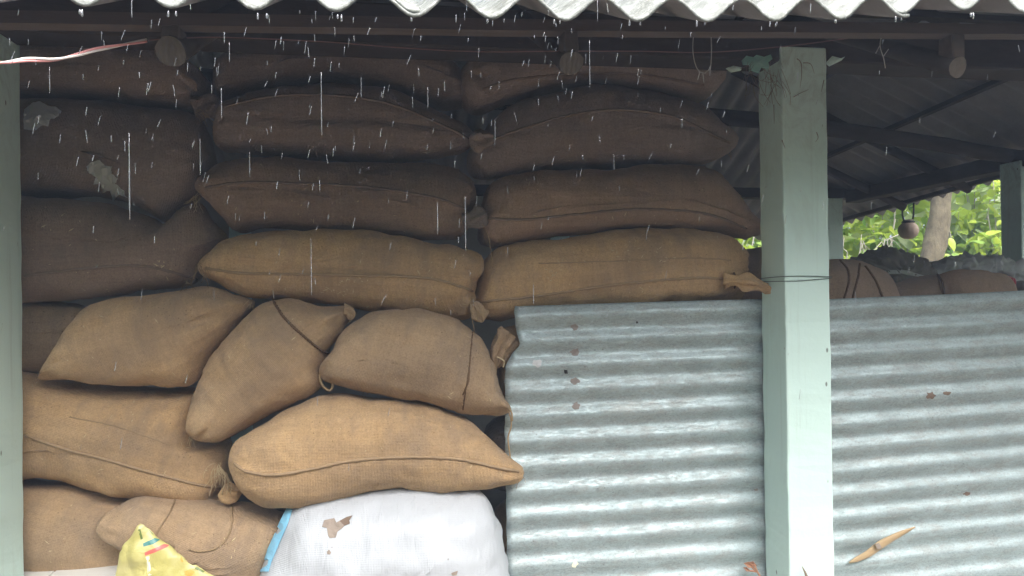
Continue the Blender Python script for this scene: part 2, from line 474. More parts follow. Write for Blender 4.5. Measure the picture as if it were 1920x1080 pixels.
ZF = 0.380                        # top of the tiled platform
floor = box('floor', -1.62, 4.10, -0.075, 3.95, -0.05, ZF-0.006, 'grout', None, 0.004)
tag(floor, None, None, kind='structure')
ts = 0.30
tbm = bmesh.new()
bmesh.ops.create_cube(tbm, size=1)
for v in tbm.verts:
    v.co = Vector((v.co.x*(ts-0.005), v.co.y*(ts-0.005), v.co.z*0.008))
bmesh.ops.bevel(tbm, geom=list(tbm.edges), offset=0.0012, segments=1, affect='EDGES')
tile0 = None
ZL = 0.742                         # low tiled ledge under the sacks on the left
ledge_ = box('ledge', -1.62, -0.62, 0.02, 0.92, ZF+0.002, ZL-0.006, 'grout', None, 0.004)
tag(ledge_, None, None, kind='structure')
ZM = 0.600
step_ = box('step', -0.615, 0.30, -0.07, 0.92, ZF+0.002, ZM-0.006, 'grout', None, 0.004)
tag(step_, None, None, kind='structure')
for (nx_, ny_, x00, y00, zt_, par) in ((14, 2, 0.47, -0.073, ZF, floor), (3, 3, -1.465, 0.022, ZL, ledge_), (3, 3, -0.46, -0.068, ZM, step_)):
    for j in range(ny_):
        for i in range(nx_):
            if x00+i*ts > 4.0: continue
            if tile0 is None:
                t_ = tile0 = bm_obj('tile', tbm, 'white_tile')
            else:
                t_ = tile0.copy(); t_.parent = None; COL.objects.link(t_)
            t_.matrix_parent_inverse.identity()
            t_.location = (x00+i*ts, y00+ts*(j+0.5), zt_-0.004+random.uniform(-0.0006, 0.0006))
            put_under(t_, par)

# ------------------------------------------------------------------ shed: posts, beams, roof
shed = empty('shed', (1.3, 1.9, ZF))
tag(shed, 'open storage shed with mint green posts and corrugated cement roof', 'shed')
PW = 0.155
ZT = EYE+0.775
UP = P(1472, 560, 0.0).x            # left front corner of the main post
UL = P(42, 560, PW).x               # right face of the left post
UR = 3.75
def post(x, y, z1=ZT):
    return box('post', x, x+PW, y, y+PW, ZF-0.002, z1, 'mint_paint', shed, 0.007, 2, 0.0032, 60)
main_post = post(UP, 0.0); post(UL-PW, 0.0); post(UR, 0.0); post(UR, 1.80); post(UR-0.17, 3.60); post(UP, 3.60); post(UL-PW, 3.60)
BT = ZT+0.085
box('beam', -1.75, 4.02, 0.012, 0.142, ZT-0.042, BT, 'sooty_wood', shed, 0.006, 1, 0.004, 30)
box('beam', -1.75, 4.02, 3.612, 3.742, ZT, BT, 'sooty_wood', shed, 0.006, 1, 0.004, 30)
box('beam', UR+0.012, UR+0.142, 0.146, 3.608, ZT-0.040, ZT+0.062, 'sooty_wood', shed, 0.006, 1, 0.004, 20)

box('added_wall', -1.62, 2.62, 3.62, 3.735, ZF-0.002, ZT-0.002, 'plaster', shed, 0.004)  # unseen wall added to keep light out of the sack bay
box('added_wall', -1.72, -1.62, 0.30, 3.735, ZF-0.002, ZT+0.25, 'plaster', shed, 0.004)  # side wall, likewise added to darken the inside
# eave measured on the photograph: lowest points of the corrugations
valley_px = [(165, 22), (335, 25), (485, 28), (635, 31), (775, 33), (910, 36), (1055, 40), (1190, 41), (1315, 42), (1445, 41), (1575, 38), (1695, 34), (1820, 27)]
VE = -0.75
vp = [P(x, y, VE) for x, y in valley_px]
pitch = (vp[-1].x-vp[1].x)/(len(vp)-2)
phase = sum(p.x-pitch*(i-1) for i, p in enumerate(vp) if i > 0)/(len(vp)-1)
vx = [p.x for p in vp]; vz = [p.z for p in vp]
SL = 0.45
AMP = 0.0225
def corr(a, ph, pit):              # 0 in the valley, 2 on the crest
    return 1-math.cos(2*math.pi*(a-ph)/pit)
VR = 2.05                          # ridge
def front_z(u, v):
    ez = float(np.interp(u, vx, vz))
    k = min(1, max(0, (v-VE)/1.6))
    return ez*(1-k)+k*(EYE+0.540) + SL*(v-VE)
UE = 4.20
def right_z(u, v):
    return EYE+0.715-0.065*(v-2.7)+SL*(UE-u)
VB = 4.75
def back_z(u, v):
    return EYE+0.50+SL*(VB-v)
def sheet(name, a0, a1, fpos, ph, pit, b_lo, b_hi, lift, nrow=7, mat='cement_sheet'):
    """fpos(a,b)->(x,y,z of valley line); b runs up the slope from eave to b_hi(a)"""
    n = max(2, int(round((a1-a0)/pit*12)))
    V, F = [], []
    for i in range(n+1):
        a = a0+(a1-a0)*i/n
        bh = b_hi(a)
        for j in range(nrow+1):
            b = b_lo + (bh-b_lo)*j/nrow
            x, y, z = fpos(a, b)
            V.append((x, y, z+AMP*corr(a, ph, pit)+lift))
    for i in range(n):
        for j in range(nrow):
            q = i*(nrow+1)+j
            F.append((q, q+nrow+1, q+nrow+2, q+1))
    o = mesh_obj(name, V, F, mat, shed)
    sol = o.modifiers.new('t', 'SOLIDIFY'); sol.thickness = 0.0065; sol.offset = 1.0
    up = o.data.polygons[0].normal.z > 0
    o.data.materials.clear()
    for mm in ((mat, 'underside_cement') if up else ('underside_cement', mat)): o.data.materials.append(MATS[mm])
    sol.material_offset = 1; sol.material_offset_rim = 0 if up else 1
    return o
w7 = pitch*7
k = 0
u = phase-pitch*11.35
edges_u = []
while u < 4.35:
    lo = VE + random.uniform(-0.012, 0.012)
    def bh(a):
        # hip: where the right slope takes over
        vv = np.linspace(VE, VR, 60)
        best = VE+0.02
        for q in vv:
            if front_z(a, q) <= right_z(a, q): best = q
        return best
    sheet('roof_sheet', u, min(u+w7+pitch*0.42, 4.5), lambda a, b: (a, b, front_z(a, b)), phase, pitch, lo, bh, 0.0075*(k % 2))
    u += w7; k += 1
v = -0.7; k = 0
while v < 4.7:
    def bh2(a):
        best = UE-0.02
        for q in np.linspace(UE, 0.8, 60):
            zz = right_z(q, a)
            if zz <= front_z(q, a)+0.02 and zz <= back_z(q, a)+0.02: best = q
        return best
    sheet('roof_sheet', v, min(v+w7+pitch*0.42, 4.75), lambda a, b: (b, a, right_z(b, a)), 0.03, pitch, UE+random.uniform(-0.01, 0.01), bh2, 0.0075*(k % 2))
    v += w7; k += 1
u = -2.2; k = 0
while u < 3.9:
    def bh3(a):
        best = VB-0.02
        for q in np.linspace(VB, VR, 60):
            if back_z(a, q) <= right_z(a, q)+0.02: best = q
        return best
    sheet('roof_sheet', u, min(u+w7+pitch*0.42, 4.0), lambda a, b: (a, b, back_z(a, b)), 0.0, pitch, VB, bh3, 0.0075*(k % 2))
    u += w7; k += 1

# eave batten under the sheets (follows the sag of the eave)
def batten(pts, hw, hh, mat, nm='batten'):
    V, F = [], []
    for p in pts:
        p = Vector(p)
        r = noise.noise(p*14)*0.003
        for dy, dz in ((-hw, -hh), (hw, -hh), (hw, hh), (-hw, hh)):
            V.append(p+Vector((0, dy+r, dz+r*0.6)))
    n = len(pts)
    for i in range(n-1):
        for k in range(4):
            F.append((i*4+k, i*4+(k+1) % 4, (i+1)*4+(k+1) % 4, (i+1)*4+k))
    F.append((0, 1, 2, 3)); F.append(tuple((n-1)*4+k for k in (3, 2, 1, 0)))
    return mesh_obj(nm, V, F, mat, shed, smooth=False)
bat = catmull([P(x, y, -0.6) for x, y in ((-400, 36), (0, 38), (300, 42), (640, 47), (960, 52), (1280, 55), (1600, 57), (1960, 60), (2600, 62))], 90)
batten(bat, 0.020, 0.0125, 'old_wood')
bz = lambda u: float(np.interp(u, [p.x for p in bat], [p.z for p in bat]))
# more battens higher up the front slope
for vv in (0.45, 1.1, 1.75):
    batten([(x, vv, front_z(x, vv)-0.016) for x in np.linspace(-2.0, 4.6-vv if vv > 0 else 4.4, 30) if front_z(x, vv) < right_z(x, vv)+0.03], 0.02, 0.014, 'sooty_wood')
for uu in (4.10, 3.35, 2.75, 2.1):
    pts = [(uu, y, right_z(uu, y)-0.016) for y in np.linspace(-0.2, 4.2, 40) if right_z(uu, y) <= front_z(uu, y)+0.02 and right_z(uu, y) <= back_z(uu, y)+0.05]
    if len(pts) > 1:
        V, F = [], []
        for p in pts:
            for dx, dz in ((-0.022, -0.014), (0.022, -0.014), (0.022, 0.014), (-0.022, 0.014)):
                V.append((p[0]+dx, p[1], p[2]+dz))
        for i in range(len(pts)-1):
            for kk in range(4):
                F.append((i*4+kk, i*4+(kk+1) % 4, (i+1)*4+(kk+1) % 4, (i+1)*4+kk))
        F.append((0, 1, 2, 3)); F.append(tuple((len(pts)-1)*4+kk for kk in (3, 2, 1, 0)))
        mesh_obj('batten', V, F, 'sooty_wood', shed, False)

def log(p0, p1, r0, r1, mat='sooty_wood', nm='rafter', endmat='log_end'):
    n = 10
    path = [Vector(p0).lerp(Vector(p1), i/n) + noise.noise_vector(Vector(p0)*3+Vector((0, i*0.4, 0)))*0.008*min(1, i) for i in range(n+1)]
    V, F = tube_data(path, lambda t: r0+(r1-r0)*t, 14)
    V = [v+noise.noise_vector(v*28)*0.005 for v in V]
    o = mesh_obj(nm, V, F, mat, shed)
    o.data.materials.append(MATS[endmat])
    o.data.polygons[len(F)-2].material_index = 1
    o.data.polygons[len(F)-2].use_smooth = False
    return o
for (x, y, r) in ((320, 97, 0.030), (1070, 118, 0.0265), (1795, 126, 0.024), (-420, 70, 0.028)):
    p = P(x, y, -0.615)
    q = Vector((p.x+0.02, 1.9, p.z+0.515*2.5))
    log(p, q, r, r*0.9)
    zb = bz(p.x)-0.0125
    bm = bmesh.new()
    bmesh.ops.create_cube(bm, size=1)
    for v in bm.verts:
        v.co = Vector((p.x+v.co.x*0.036+random.uniform(-.004, .004), -0.595+v.co.y*0.05+random.uniform(-.003, .003), (p.z+r*0.85) if v.co.z < 0 else zb+0.001))
    bmesh.ops.bevel(bm, geom=list(bm.edges), offset=0.003, segments=1, affect='EDGES')
    bm_obj('packing_block', bm, 'old_wood', shed)
# rafters of the right slope, tie pole
for y in (0.55, 1.25, 2.6, 3.3):
    p0 = Vector((UE-0.12, y, right_z(UE-0.12, y)-0.065)); p1 = Vector((1.9, y, right_z(1.9, y)-0.065))
    log(p0, p1, 0.033, 0.030)
tie = log(P(1925, 297, 1.95), P(1500, 232, 1.35), 0.045, 0.04, nm='tie_pole')
log(P(1500, 232, 1.35), (-1.1, 1.3, ZT+0.22), 0.04, 0.04, nm='tie_pole')

# flaked teal paint and plaster lumps where the post meets the beam
for pts, mat in (([(1392, 112), (1400, 106), (1412, 109), (1420, 104), (1434, 107), (1447, 104), (1450, 112), (1441, 119), (1443, 128), (1430, 126), (1424, 136), (1413, 130), (1405, 133), (1407, 122), (1397, 121)], 'teal_paint'),
                 ([(1553, 113), (1562, 107), (1575, 109), (1586, 106), (1580, 113), (1567, 116), (1557, 124), (1552, 119)], 'mint_paint'),
                 ([(1362, 127), (1374, 124), (1392, 125), (1388, 130), (1372, 133)], 'mint_paint'), ([(1470, 100), (1478, 94), (1486, 96), (1482, 104)], 'teal_paint')):
    V = [P(x+random.uniform(-2, 2), y+random.uniform(-2, 2), 0.008) for x, y in pts]
    c = sum(V, Vector())/len(V)
    m = len(V)
    VV = V+[p+Vector((0, 0.010, 0)) for p in V]+[c-Vector((0, 0.004, 0))]
    F = [(i, (i+1) % m, 2*m) for i in range(m)]+[(i, i+m, (i+1) % m+m, (i+1) % m) for i in range(m)]
    mesh_obj('plaster_flake', VV, F, mat, shed, False)

# ------------------------------------------------------------------ sacks
def outline_uz(px, plane):
    pts = []
    for x, y in px:
        d = ray(x, y)
        # plane: (v0, tilt): y = v0 + tilt*(z - zc)
        p = CAM + d*((plane-CAM.y)/d.y)
        pts.append((p.x, p.z))
    return pts
SACKS = {}
def inflate(name, px, v0, T, mat, Tb=None, N=132, rings=15, e=0.82, amp=1.0, gathers=(), seed=0, taper=0.5, wrinkle=None, crumple=0.0):
    pts = outline_uz(px, v0)
    rim = [Vector((a.x, a.y)) for a in catmull([(x, z, 0) for x, z in pts], N, True)]
    A = np.array([(p.x, p.y) for p in rim])
    c = A.mean(0)
    cov = np.cov((A-c).T)
    w, vec = np.linalg.eigh(cov)
    ax = vec[:, 1]
    if ax[0] < 0: ax = -ax
    pe = np.array([-ax[1], ax[0]])
    s = (A-c)@ax; t = (A-c)@pe
    s0, s1 = s.min(), s.max()
    ss = np.linspace(s0+1e-4, s1-1e-4, 61)
    tmx = np.full(61, -9.0); tmn = np.full(61, 9.0)
    for i in range(N):
        j = (i+1) % N
        a, b = (s[i], s[j])
        lo, hi = min(a, b), max(a, b)
        idx = np.where((ss >= lo) & (ss <= hi))[0]
        for q in idx:
            f = 0 if abs(b-a) < 1e-9 else (ss[q]-a)/(b-a)
            tt = t[i]+(t[j]-t[i])*f
            tmx[q] = max(tmx[q], tt); tmn[q] = min(tmn[q], tt)
    mid = (tmx+tmn)/2; hw = np.maximum(0.002, (tmx-tmn)/2)
    ker = np.ones(13)/13
    midp = np.pad(mid, 6, mode='edge'); mid = np.convolve(midp, ker, 'valid')
    hwp = np.pad(hw, 6, mode='edge'); hws = np.convolve(hwp, ker, 'valid')
    hm = hws.max()
    a_, b_ = s0+0.8*min(hm, (s1-s0)*0.45), s1-0.8*min(hm, (s1-s0)*0.45)
    sp_s = a_+(s-s0)/(s1-s0)*(b_-a_)
    sp_t = np.interp(sp_s, ss, mid)
    g = (np.interp(sp_s, ss, hws)/hm)**taper
    Tb = T if Tb is None else Tb
    V = []
    cc = Vector((c[0], v0, c[1]))
    def ring(al, sign):
        co = math.cos(al)**e if al < math.pi/2-1e-6 else 0.0
        de = math.sin(al)**e if al > 0 else 0.0
        for i in range(N):
            S = sp_s[i]+(s[i]-sp_s[i])*co
            TT = sp_t[i]+(t[i]-sp_t[i])*co
            q = c+ax*S+pe*TT
            V.append(Vector((q[0], v0+sign*de*g[i]*(T if sign < 0 else Tb), q[1])))
    ring(0, -1)
    AEND = math.acos(0.05**(1/e))
    for r in range(1, rings+1):
        ring(AEND*r/rings, -1)
    F = []
    for r in range(rings):
        for i in range(N):
            j = (i+1) % N
            F.append((r*N+i, r*N+j, (r+1)*N+j, (r+1)*N+i))
    F.append(tuple(rings*N+i for i in range(N)))
    base = len(V)
    br = 6
    for r in range(1, br+1):
        ring(math.pi/2*r/br, 1)
    for r in range(br):
        for i in range(N):
            j = (i+1) % N
            a0 = i if r == 0 else base+(r-1)*N+i
            a1 = j if r == 0 else base+(r-1)*N+j
            F.append((a1, a0, base+r*N+i, base+r*N+j))
    # is the winding outward?
    area = sum(rim[i].x*rim[(i+1) % N].y-rim[(i+1) % N].x*rim[i].y for i in range(N))
    if area < 0:
        F = [f[::-1] for f in F]
    # displacement along rough normals
    bm = bmesh.new()
    bvs = [bm.verts.new(v) for v in V]
    for f in F: bm.faces.new([bvs[i] for i in f])
    ng = [f for f in bm.faces if len(f.verts) > 4]
    bmesh.ops.triangulate(bm, faces=ng, ngon_method='BEAUTY')
    inner = bvs[(rings-5)*N:(rings+1)*N]
    for _ in range(14):
        bmesh.ops.smooth_vert(bm, verts=inner, factor=0.5, use_axis_x=True, use_axis_y=True, use_axis_z=True)
    bm.verts.index_update()
    V = [v.co.copy() for v in bvs]
    F = [tuple(v.index for v in f.verts) for f in bm.faces]
    bm.free()
    me = bpy.data.meshes.new(name)
    me.from_pydata([tuple(v) for v in V], [], F); me.update()
    nr = [vv.normal.copy() for vv in me.vertices]
    off = Vector((seed*3.7, seed*1.3, seed*5.1))
    axv = Vector((ax[0], 0, ax[1]))
    G = [(P(gx, gy, v0), rr, aa, kk) for gx, gy, rr, aa, kk in gathers]
    if amp == 1.0:
        for kk_ in (int(np.argmin(s)), int(np.argmax(s))):
            G.append((Vector((A[kk_][0], v0, A[kk_][1])), 0.13, 0.0038, 7+seed % 3))
    for idx, vv in enumerate(V):
        d = 0.012*noise.noise(vv*5+off) + 0.0065*noise.noise(vv*12+off) + 0.0022*noise.noise(vv*34+off)
        rdg = 1-abs(noise.noise(Vector((vv.x*7+vv.z*5, vv.y*5, vv.z*9-vv.x*3))+off))*2.2
        d -= 0.0045*max(0, rdg-0.55)/0.45
        # tension folds, long along the sack
        l = Vector(((vv-cc).dot(axv)*4, vv.y*22, (vv-cc).dot(Vector((pe[0], 0, pe[1])))*26))
        d += 0.0032*noise.noise(l+off)
        if wrinkle:
            d += wrinkle*noise.noise(Vector((vv.x*26, vv.y*10, vv.z*9))+off)
        if crumple:
            d += crumple*(abs(noise.noise(vv*22+off))+0.6*abs(noise.noise(vv*48+off))-0.35)
        d *= amp
        for gp, rr, aa, kk in G:
            dx, dz = vv.x-gp.x, vv.z-gp.z
            rad = math.hypot(dx, dz)
            th = math.atan2(dz, dx)
            d += aa*math.sin(kk*th+seed)*math.exp(-((rad-rr*0.35)/(rr*0.5))**2)*min(1, rad/(rr*0.3)) - (0.02 if aa > 0.0045 else 0.0)*math.exp(-(rad/(rr*0.35))**2)
        V[idx] = vv+nr[idx]*d
    ang = -math.atan2(ax[1], ax[0])
    M = Matrix.Translation(cc) @ Matrix.Rotation(ang, 4, 'Y')
    Mi = M.inverted()
    for idx, vv in enumerate(me.vertices):
        vv.co = Mi @ V[idx]
    me.polygons.foreach_set('use_smooth', [True]*len(me.polygons))
    me.materials.append(MATS[mat])
    me.update()
    o = bpy.data.objects.new(name, me)
    o.matrix_basis = M
    COL.objects.link(o)
    o['_'] = 1
    del o['_']
    bvh = BVHTree.FromPolygons(V, F)
    return o, bvh
def hit(bvh, x, y, off=0.0):
    r = bvh.ray_cast(CAM, ray(x, y))
    if r[0] is None:
        return None
    return r[0]+r[1]*off
def on(bvh, px, n=40, off=0.0):
    out = []
    for p in catmull([(x, y, 0) for x, y in px], n):
        h = hit(bvh, p.x, p.y, off)
        if h is not None:
            out.append(h)
    return out
def seam(o, bvh, px, r=0.0042, mat='seam', nm='seam', n=60, off=0.001):
    path = on(bvh, px, n, off)
    if len(path) < 3: return
    if mat == 'seam' and o.data.materials[0].name != 'burlap': mat = 'seam_veiled'
    path = [p+noise.noise_vector(p*60)*0.0015 for p in path]
    return tubes(nm, [path], lambda t: r*(0.75+0.5*abs(math.sin(t*97))), mat, o, 6)
def rope(o, bvh, px, r=0.0042, mat='dark_rope', nm='rope', n=90):
    path = on(bvh, px, n, r*0.8)
    if len(path) < 3: return
    ps = []
    for ph in (0, math.pi):
        q = []
        for i, p in enumerate(path):
            d = (path[min(i+1, len(path)-1)]-path[max(i-1, 0)]).normalized()
            a = d.cross(Vector((0, 1, 0.2))).normalized(); b = d.cross(a)
            th = ph+i*0.9
            q.append(p+(a*math.cos(th)+b*math.sin(th))*r*0.5)
        ps.append(q)
    return tubes(nm, ps, r*0.62, mat, o, 5)
def tail(o, px, v, radpx, mat, nm='tail', folds=5, seed=0, v1=None):
    """crumpled gathered cloth end along a pixel path"""
    pp = catmull([(x, y, 0) for x, y in px], 16)
    path = []
    for i, p in enumerate(pp):
        vv = v if v1 is None else v+(v1-v)*i/15
        path.append(P(p.x, p.y, vv))
    V, F = [], []
    S = 30
    n = len(path)
    for i, p in enumerate(path):
        t = i/(n-1)
        d = (path[min(i+1, n-1)]-path[max(i-1, 0)]).normalized()
        a = d.cross(Vector((0, 1, 0.15))).normalized(); b = d.cross(a)
        r = float(np.interp(t, np.linspace(0, 1, len(radpx)), radpx))/590.0
        for k in range(S):
            th = 2*math.pi*k/S
            rr = r*(1+0.30*math.sin(folds*th+seed+t*2.6)+0.10*math.sin(11*th+seed)+0.35*noise.noise(Vector((math.cos(th)*1.6, math.sin(th)*1.6, t*4+seed))))*(0.35 if i == n-1 else 0.75 if i == n-2 else 1.0)
            V.append(p+a*(rr*math.cos(th))+b*(rr*0.8*math.sin(th)))
    for i in range(n-1):
        for k in range(S):
            k2 = (k+1) % S
            F.append((i*S+k, i*S+k2, (i+1)*S+k2, (i+1)*S+k))
    F.append(tuple(range(S))[::-1]); F.append(tuple((n-1)*S+k for k in range(S)))
    return mesh_obj(nm, V, F, mat, o)
def fibres(o, x, y, v, cnt, length, mat='twine', nm='loose_fibres', down=0.5, r=0.0007, seed=1):
    rg = random.Random(seed)
    ps = []
    base = P(x, y, v)
    for i in range(cnt):
        p = base+Vector((rg.uniform(-1, 1), rg.uniform(-.4, .4), rg.uniform(-1, 1)))*0.012
        d = Vector((rg.uniform(-1, 1), rg.uniform(-0.6, 0.1), rg.uniform(-1, 0.6)-down)).normalized()
        q = [p.copy()]
        L = length*rg.uniform(0.5, 1.2)
        for k in range(7):
            d = (d+Vector((rg.uniform(-.5, .5), rg.uniform(-.3, .3), rg.uniform(-.5, .3)-0.12))).normalized()
            q.append(q[-1]+d*L/7)
        ps.append(q)
    return tubes(nm, ps, r, mat, o, 4)
def string(o, px, v, r=0.0013, mat='twine', nm='twine', n=26):
    pth = [P(p.x, p.y, v)+noise.noise_vector(Vector((p.x, p.y, 0))*0.02)*0.002 for p in catmull([(x, y, 0) for x, y in px], n)]
    return tubes(nm, [pth], r, mat, o, 5)

GRP = 'filled jute sacks stacked in the shed'
BB = []
def sack(key, label, px, v0, T, mat='burlap', **kw):
    o, b = inflate('jute_sack', px, v0, T, mat, seed=len(SACKS)+1, **kw)
    tag(o, label, 'sack', GRP)
    SACKS[key] = (o, b)
    return o, b

# ---- top row, just under the roof
o, b = sack('top_right', 'jute sack in deep shade under the roof, topmost right', [(862, 160), (875, 118), (960, 98), (1100, 90), (1240, 96), (1320, 112), (1352, 146), (1335, 178), (1308, 193), (1230, 180), (1120, 163), (1040, 168), (950, 196), (885, 214)], 0.40, 0.15, 'burlap_veiled')
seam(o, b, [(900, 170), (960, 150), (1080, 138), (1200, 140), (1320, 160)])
o, b = sack('top_mid', 'barely lit jute sack under the roof, topmost in the middle column', [(408, 155), (430, 108), (560, 88), (700, 86), (820, 100), (868, 150), (872, 195), (825, 196), (740, 172), (650, 160), (540, 166), (440, 188), (412, 188)], 0.46, 0.15, 'burlap_veiled')
o, b = sack('top_left', 'dark jute sack with gathered end below the left log end', [(-20, 120), (40, 92), (150, 84), (300, 92), (380, 135), (398, 185), (375, 212), (320, 207), (200, 190), (45, 182), (-20, 185)], 0.42, 0.15, 'burlap_veiled', gathers=((390, 195, 0.07, 0.006, 6),))
tail(o, [(365, 205), (392, 198), (412, 196)], 0.33, [22, 17, 22, 14], 'burlap_veiled', seed=3)
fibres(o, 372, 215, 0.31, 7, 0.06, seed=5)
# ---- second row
o, b = sack('r2_left', 'dark jute sack with pale torn plastic stuck on it, beside left post', [(-25, 200), (60, 190), (150, 188), (300, 205), (370, 225), (400, 275), (398, 335), (368, 372), (332, 408), (314, 419), (290, 410), (240, 385), (170, 371), (90, 368), (-25, 366)], 0.40, 0.16, 'burlap_veiled')
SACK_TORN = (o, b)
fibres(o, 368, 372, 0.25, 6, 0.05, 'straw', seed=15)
o, b = sack('r2_mid', 'jute sack tapering to a frayed tip, second row, middle column', [(400, 240), (405, 208), (440, 186), (540, 168), (650, 162), (750, 178), (840, 222), (892, 262), (868, 284), (800, 300), (700, 306), (600, 299), (500, 294), (425, 288), (402, 270)], 0.40, 0.15, 'burlap_veiled')
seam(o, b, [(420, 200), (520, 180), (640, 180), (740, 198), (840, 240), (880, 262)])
o, b = sack('r2_right', 'jute sack with arched seam and pointed right end near the post', [(872, 305), (890, 262), (950, 205), (1040, 175), (1130, 166), (1230, 181), (1310, 203), (1345, 238), (1374, 268), (1340, 298), (1280, 314), (1180, 312), (1050, 321), (950, 336), (890, 336)], 0.38, 0.15, 'burlap_veiled')
seam(o, b, [(895, 275), (960, 248), (1060, 218), (1160, 206), (1260, 218), (1330, 250), (1368, 268)])
tail(o, [(925, 262), (900, 264), (880, 258)], 0.27, [10, 17, 20, 12], 'burlap_veiled', seed=2)
fibres(o, 1366, 270, 0.36, 6, 0.05, seed=25)
# ---- third row
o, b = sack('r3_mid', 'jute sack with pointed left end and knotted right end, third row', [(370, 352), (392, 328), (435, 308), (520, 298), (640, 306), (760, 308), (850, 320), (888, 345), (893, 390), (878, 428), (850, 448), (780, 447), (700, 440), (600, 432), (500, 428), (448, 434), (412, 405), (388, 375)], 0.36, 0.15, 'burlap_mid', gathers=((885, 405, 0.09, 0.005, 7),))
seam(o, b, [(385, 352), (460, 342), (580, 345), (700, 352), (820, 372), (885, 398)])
tail(o, [(868, 415), (892, 408), (912, 398)], 0.24, [12, 14, 19, 12], 'burlap_veiled', seed=4)
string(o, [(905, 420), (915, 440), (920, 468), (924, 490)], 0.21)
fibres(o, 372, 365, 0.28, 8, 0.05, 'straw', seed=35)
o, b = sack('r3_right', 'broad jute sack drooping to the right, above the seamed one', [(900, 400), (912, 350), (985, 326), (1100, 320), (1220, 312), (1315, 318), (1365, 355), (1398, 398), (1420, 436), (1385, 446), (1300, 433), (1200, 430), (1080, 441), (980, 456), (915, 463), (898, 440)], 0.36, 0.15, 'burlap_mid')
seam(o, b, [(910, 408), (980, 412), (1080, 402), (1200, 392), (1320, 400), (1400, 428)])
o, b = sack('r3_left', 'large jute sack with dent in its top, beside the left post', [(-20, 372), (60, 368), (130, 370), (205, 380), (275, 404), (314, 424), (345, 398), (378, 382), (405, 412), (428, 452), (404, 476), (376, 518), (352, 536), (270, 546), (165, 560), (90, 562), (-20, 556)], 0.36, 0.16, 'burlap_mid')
seam(o, b, [(45, 517), (120, 508), (200, 500), (270, 499), (330, 512), (368, 524)])
fibres(o, 352, 525, 0.24, 5, 0.04, seed=41)
fibres(o, 374, 500, 0.22, 8, 0.06, seed=42)
# ---- fourth row
o, b = sack('r4_mid', 'long jute sack with straight seam and bits of straw, fourth row', [(372, 506), (400, 468), (442, 442), (540, 431), (680, 432), (800, 450), (875, 468), (904, 496), (898, 540), (886, 590), (845, 602), (760, 588), (640, 573), (540, 561), (455, 557), (405, 532)], 0.31, 0.15, 'burlap', gathers=((890, 545, 0.11, 0.006, 7),))
seam(o, b, [(385, 503), (450, 512), (540, 514), (660, 516), (780, 520), (840, 530), (885, 546)])
fibres(o, 380, 505, 0.2, 8, 0.05, seed=51)
o, b = sack('r4_right', 'jute sack lying over the tin sheet edge, knotted tail reaching the post', [(888, 575), (894, 525), (914, 478), (965, 454), (1080, 441), (1200, 429), (1300, 431), (1368, 450), (1393, 488), (1388, 530), (1375, 562), (1290, 569), (1150, 578), (1020, 594), (935, 602), (897, 596)], 0.335, 0.15, 'burlap', gathers=((1385, 526, 0.12, 0.007, 8),))
seam(o, b, [(892, 566), (940, 562), (1020, 553), (1120, 538), (1220, 527), (1310, 521), (1375, 524)])
seam(o, b, [(1010, 494), (1150, 490), (1290, 484), (1370, 488)], r=0.0018, nm='crease')
tail(o, [(1358, 526), (1378, 526), (1400, 529), (1425, 536), (1452, 548)], 0.19, [15, 9, 7, 14, 15, 10, 7, 10, 9], 'burlap', seed=1, v1=0.09, folds=4)
tubes('neck_tie', [[P(1376, 512, 0.20), P(1380, 520, 0.172), P(1381, 530, 0.172), P(1377, 540, 0.20)]], 0.0035, 'dark_rope', o, 6)
tail(o, [(888, 566), (896, 585), (905, 604)], 0.19, [6, 11, 14, 5], 'burlap', seed=6)
string(o, [(886, 568), (884, 590), (888, 615), (890, 640)], 0.165)
string(o, [(886, 566), (895, 585), (896, 600)], 0.16)
# ---- fifth row: three fat tilted sacks
o, b = sack('r5_far_left', 'shaded jute sack half hidden behind the left post and tilted sack', [(-40, 568), (50, 562), (110, 564), (165, 580), (175, 640), (120, 690), (60, 700), (-40, 694)], 0.42, 0.13, 'burlap')
o, b = sack('r5_tilt_left', 'fat jute sack tilting down to a pointed left corner', [(78, 710), (92, 682), (118, 640), (152, 592), (200, 566), (300, 549), (390, 535), (440, 550), (478, 567), (446, 612), (404, 668), (366, 716), (280, 723), (180, 716), (112, 706)], 0.28, 0.16, 'burlap')
fibres(o, 466, 568, 0.2, 4, 0.03, 'straw', seed=61)
o, b = sack('r5_roped', 'jute sack standing on its corner with dark rope across its shoulder', [(360, 812), (364, 755), (390, 690), (438, 622), (488, 576), (540, 562), (600, 572), (648, 574), (662, 582), (652, 605), (620, 650), (603, 690), (606, 724), (550, 757), (482, 792), (432, 822), (392, 828)], 0.24, 0.16, 'burlap')
rope(o, b, [(513, 566), (530, 592), (552, 615), (575, 636), (600, 655), (618, 664)])
tail(o, [(645, 582), (655, 584), (660, 600)], 0.16, [9, 9, 4], 'burlap', seed=9)
string(o, [(656, 578), (662, 590), (655, 605)], 0.15)
fibres(o, 362, 818, 0.2, 7, 0.04, 'straw', seed=71)
o, b = sack('r5_looped', 'plump jute sack with looped corner ear next to tin sheet', [(599, 694), (620, 655), (652, 610), (700, 583), (760, 577), (838, 590), (898, 625), (924, 680), (940, 732), (958, 768), (930, 777), (870, 773), (790, 754), (700, 736), (640, 724), (612, 712)], 0.20, 0.16, 'burlap')
seam(o, b, [(888, 602), (884, 640), (880, 690), (872, 740), (868, 768)], r=0.0022, mat='dark_rope', nm='stitching')
seam(o, b, [(880, 688), (878, 715), (868, 740)], r=0.0025, mat='dark_rope', nm='stitching')
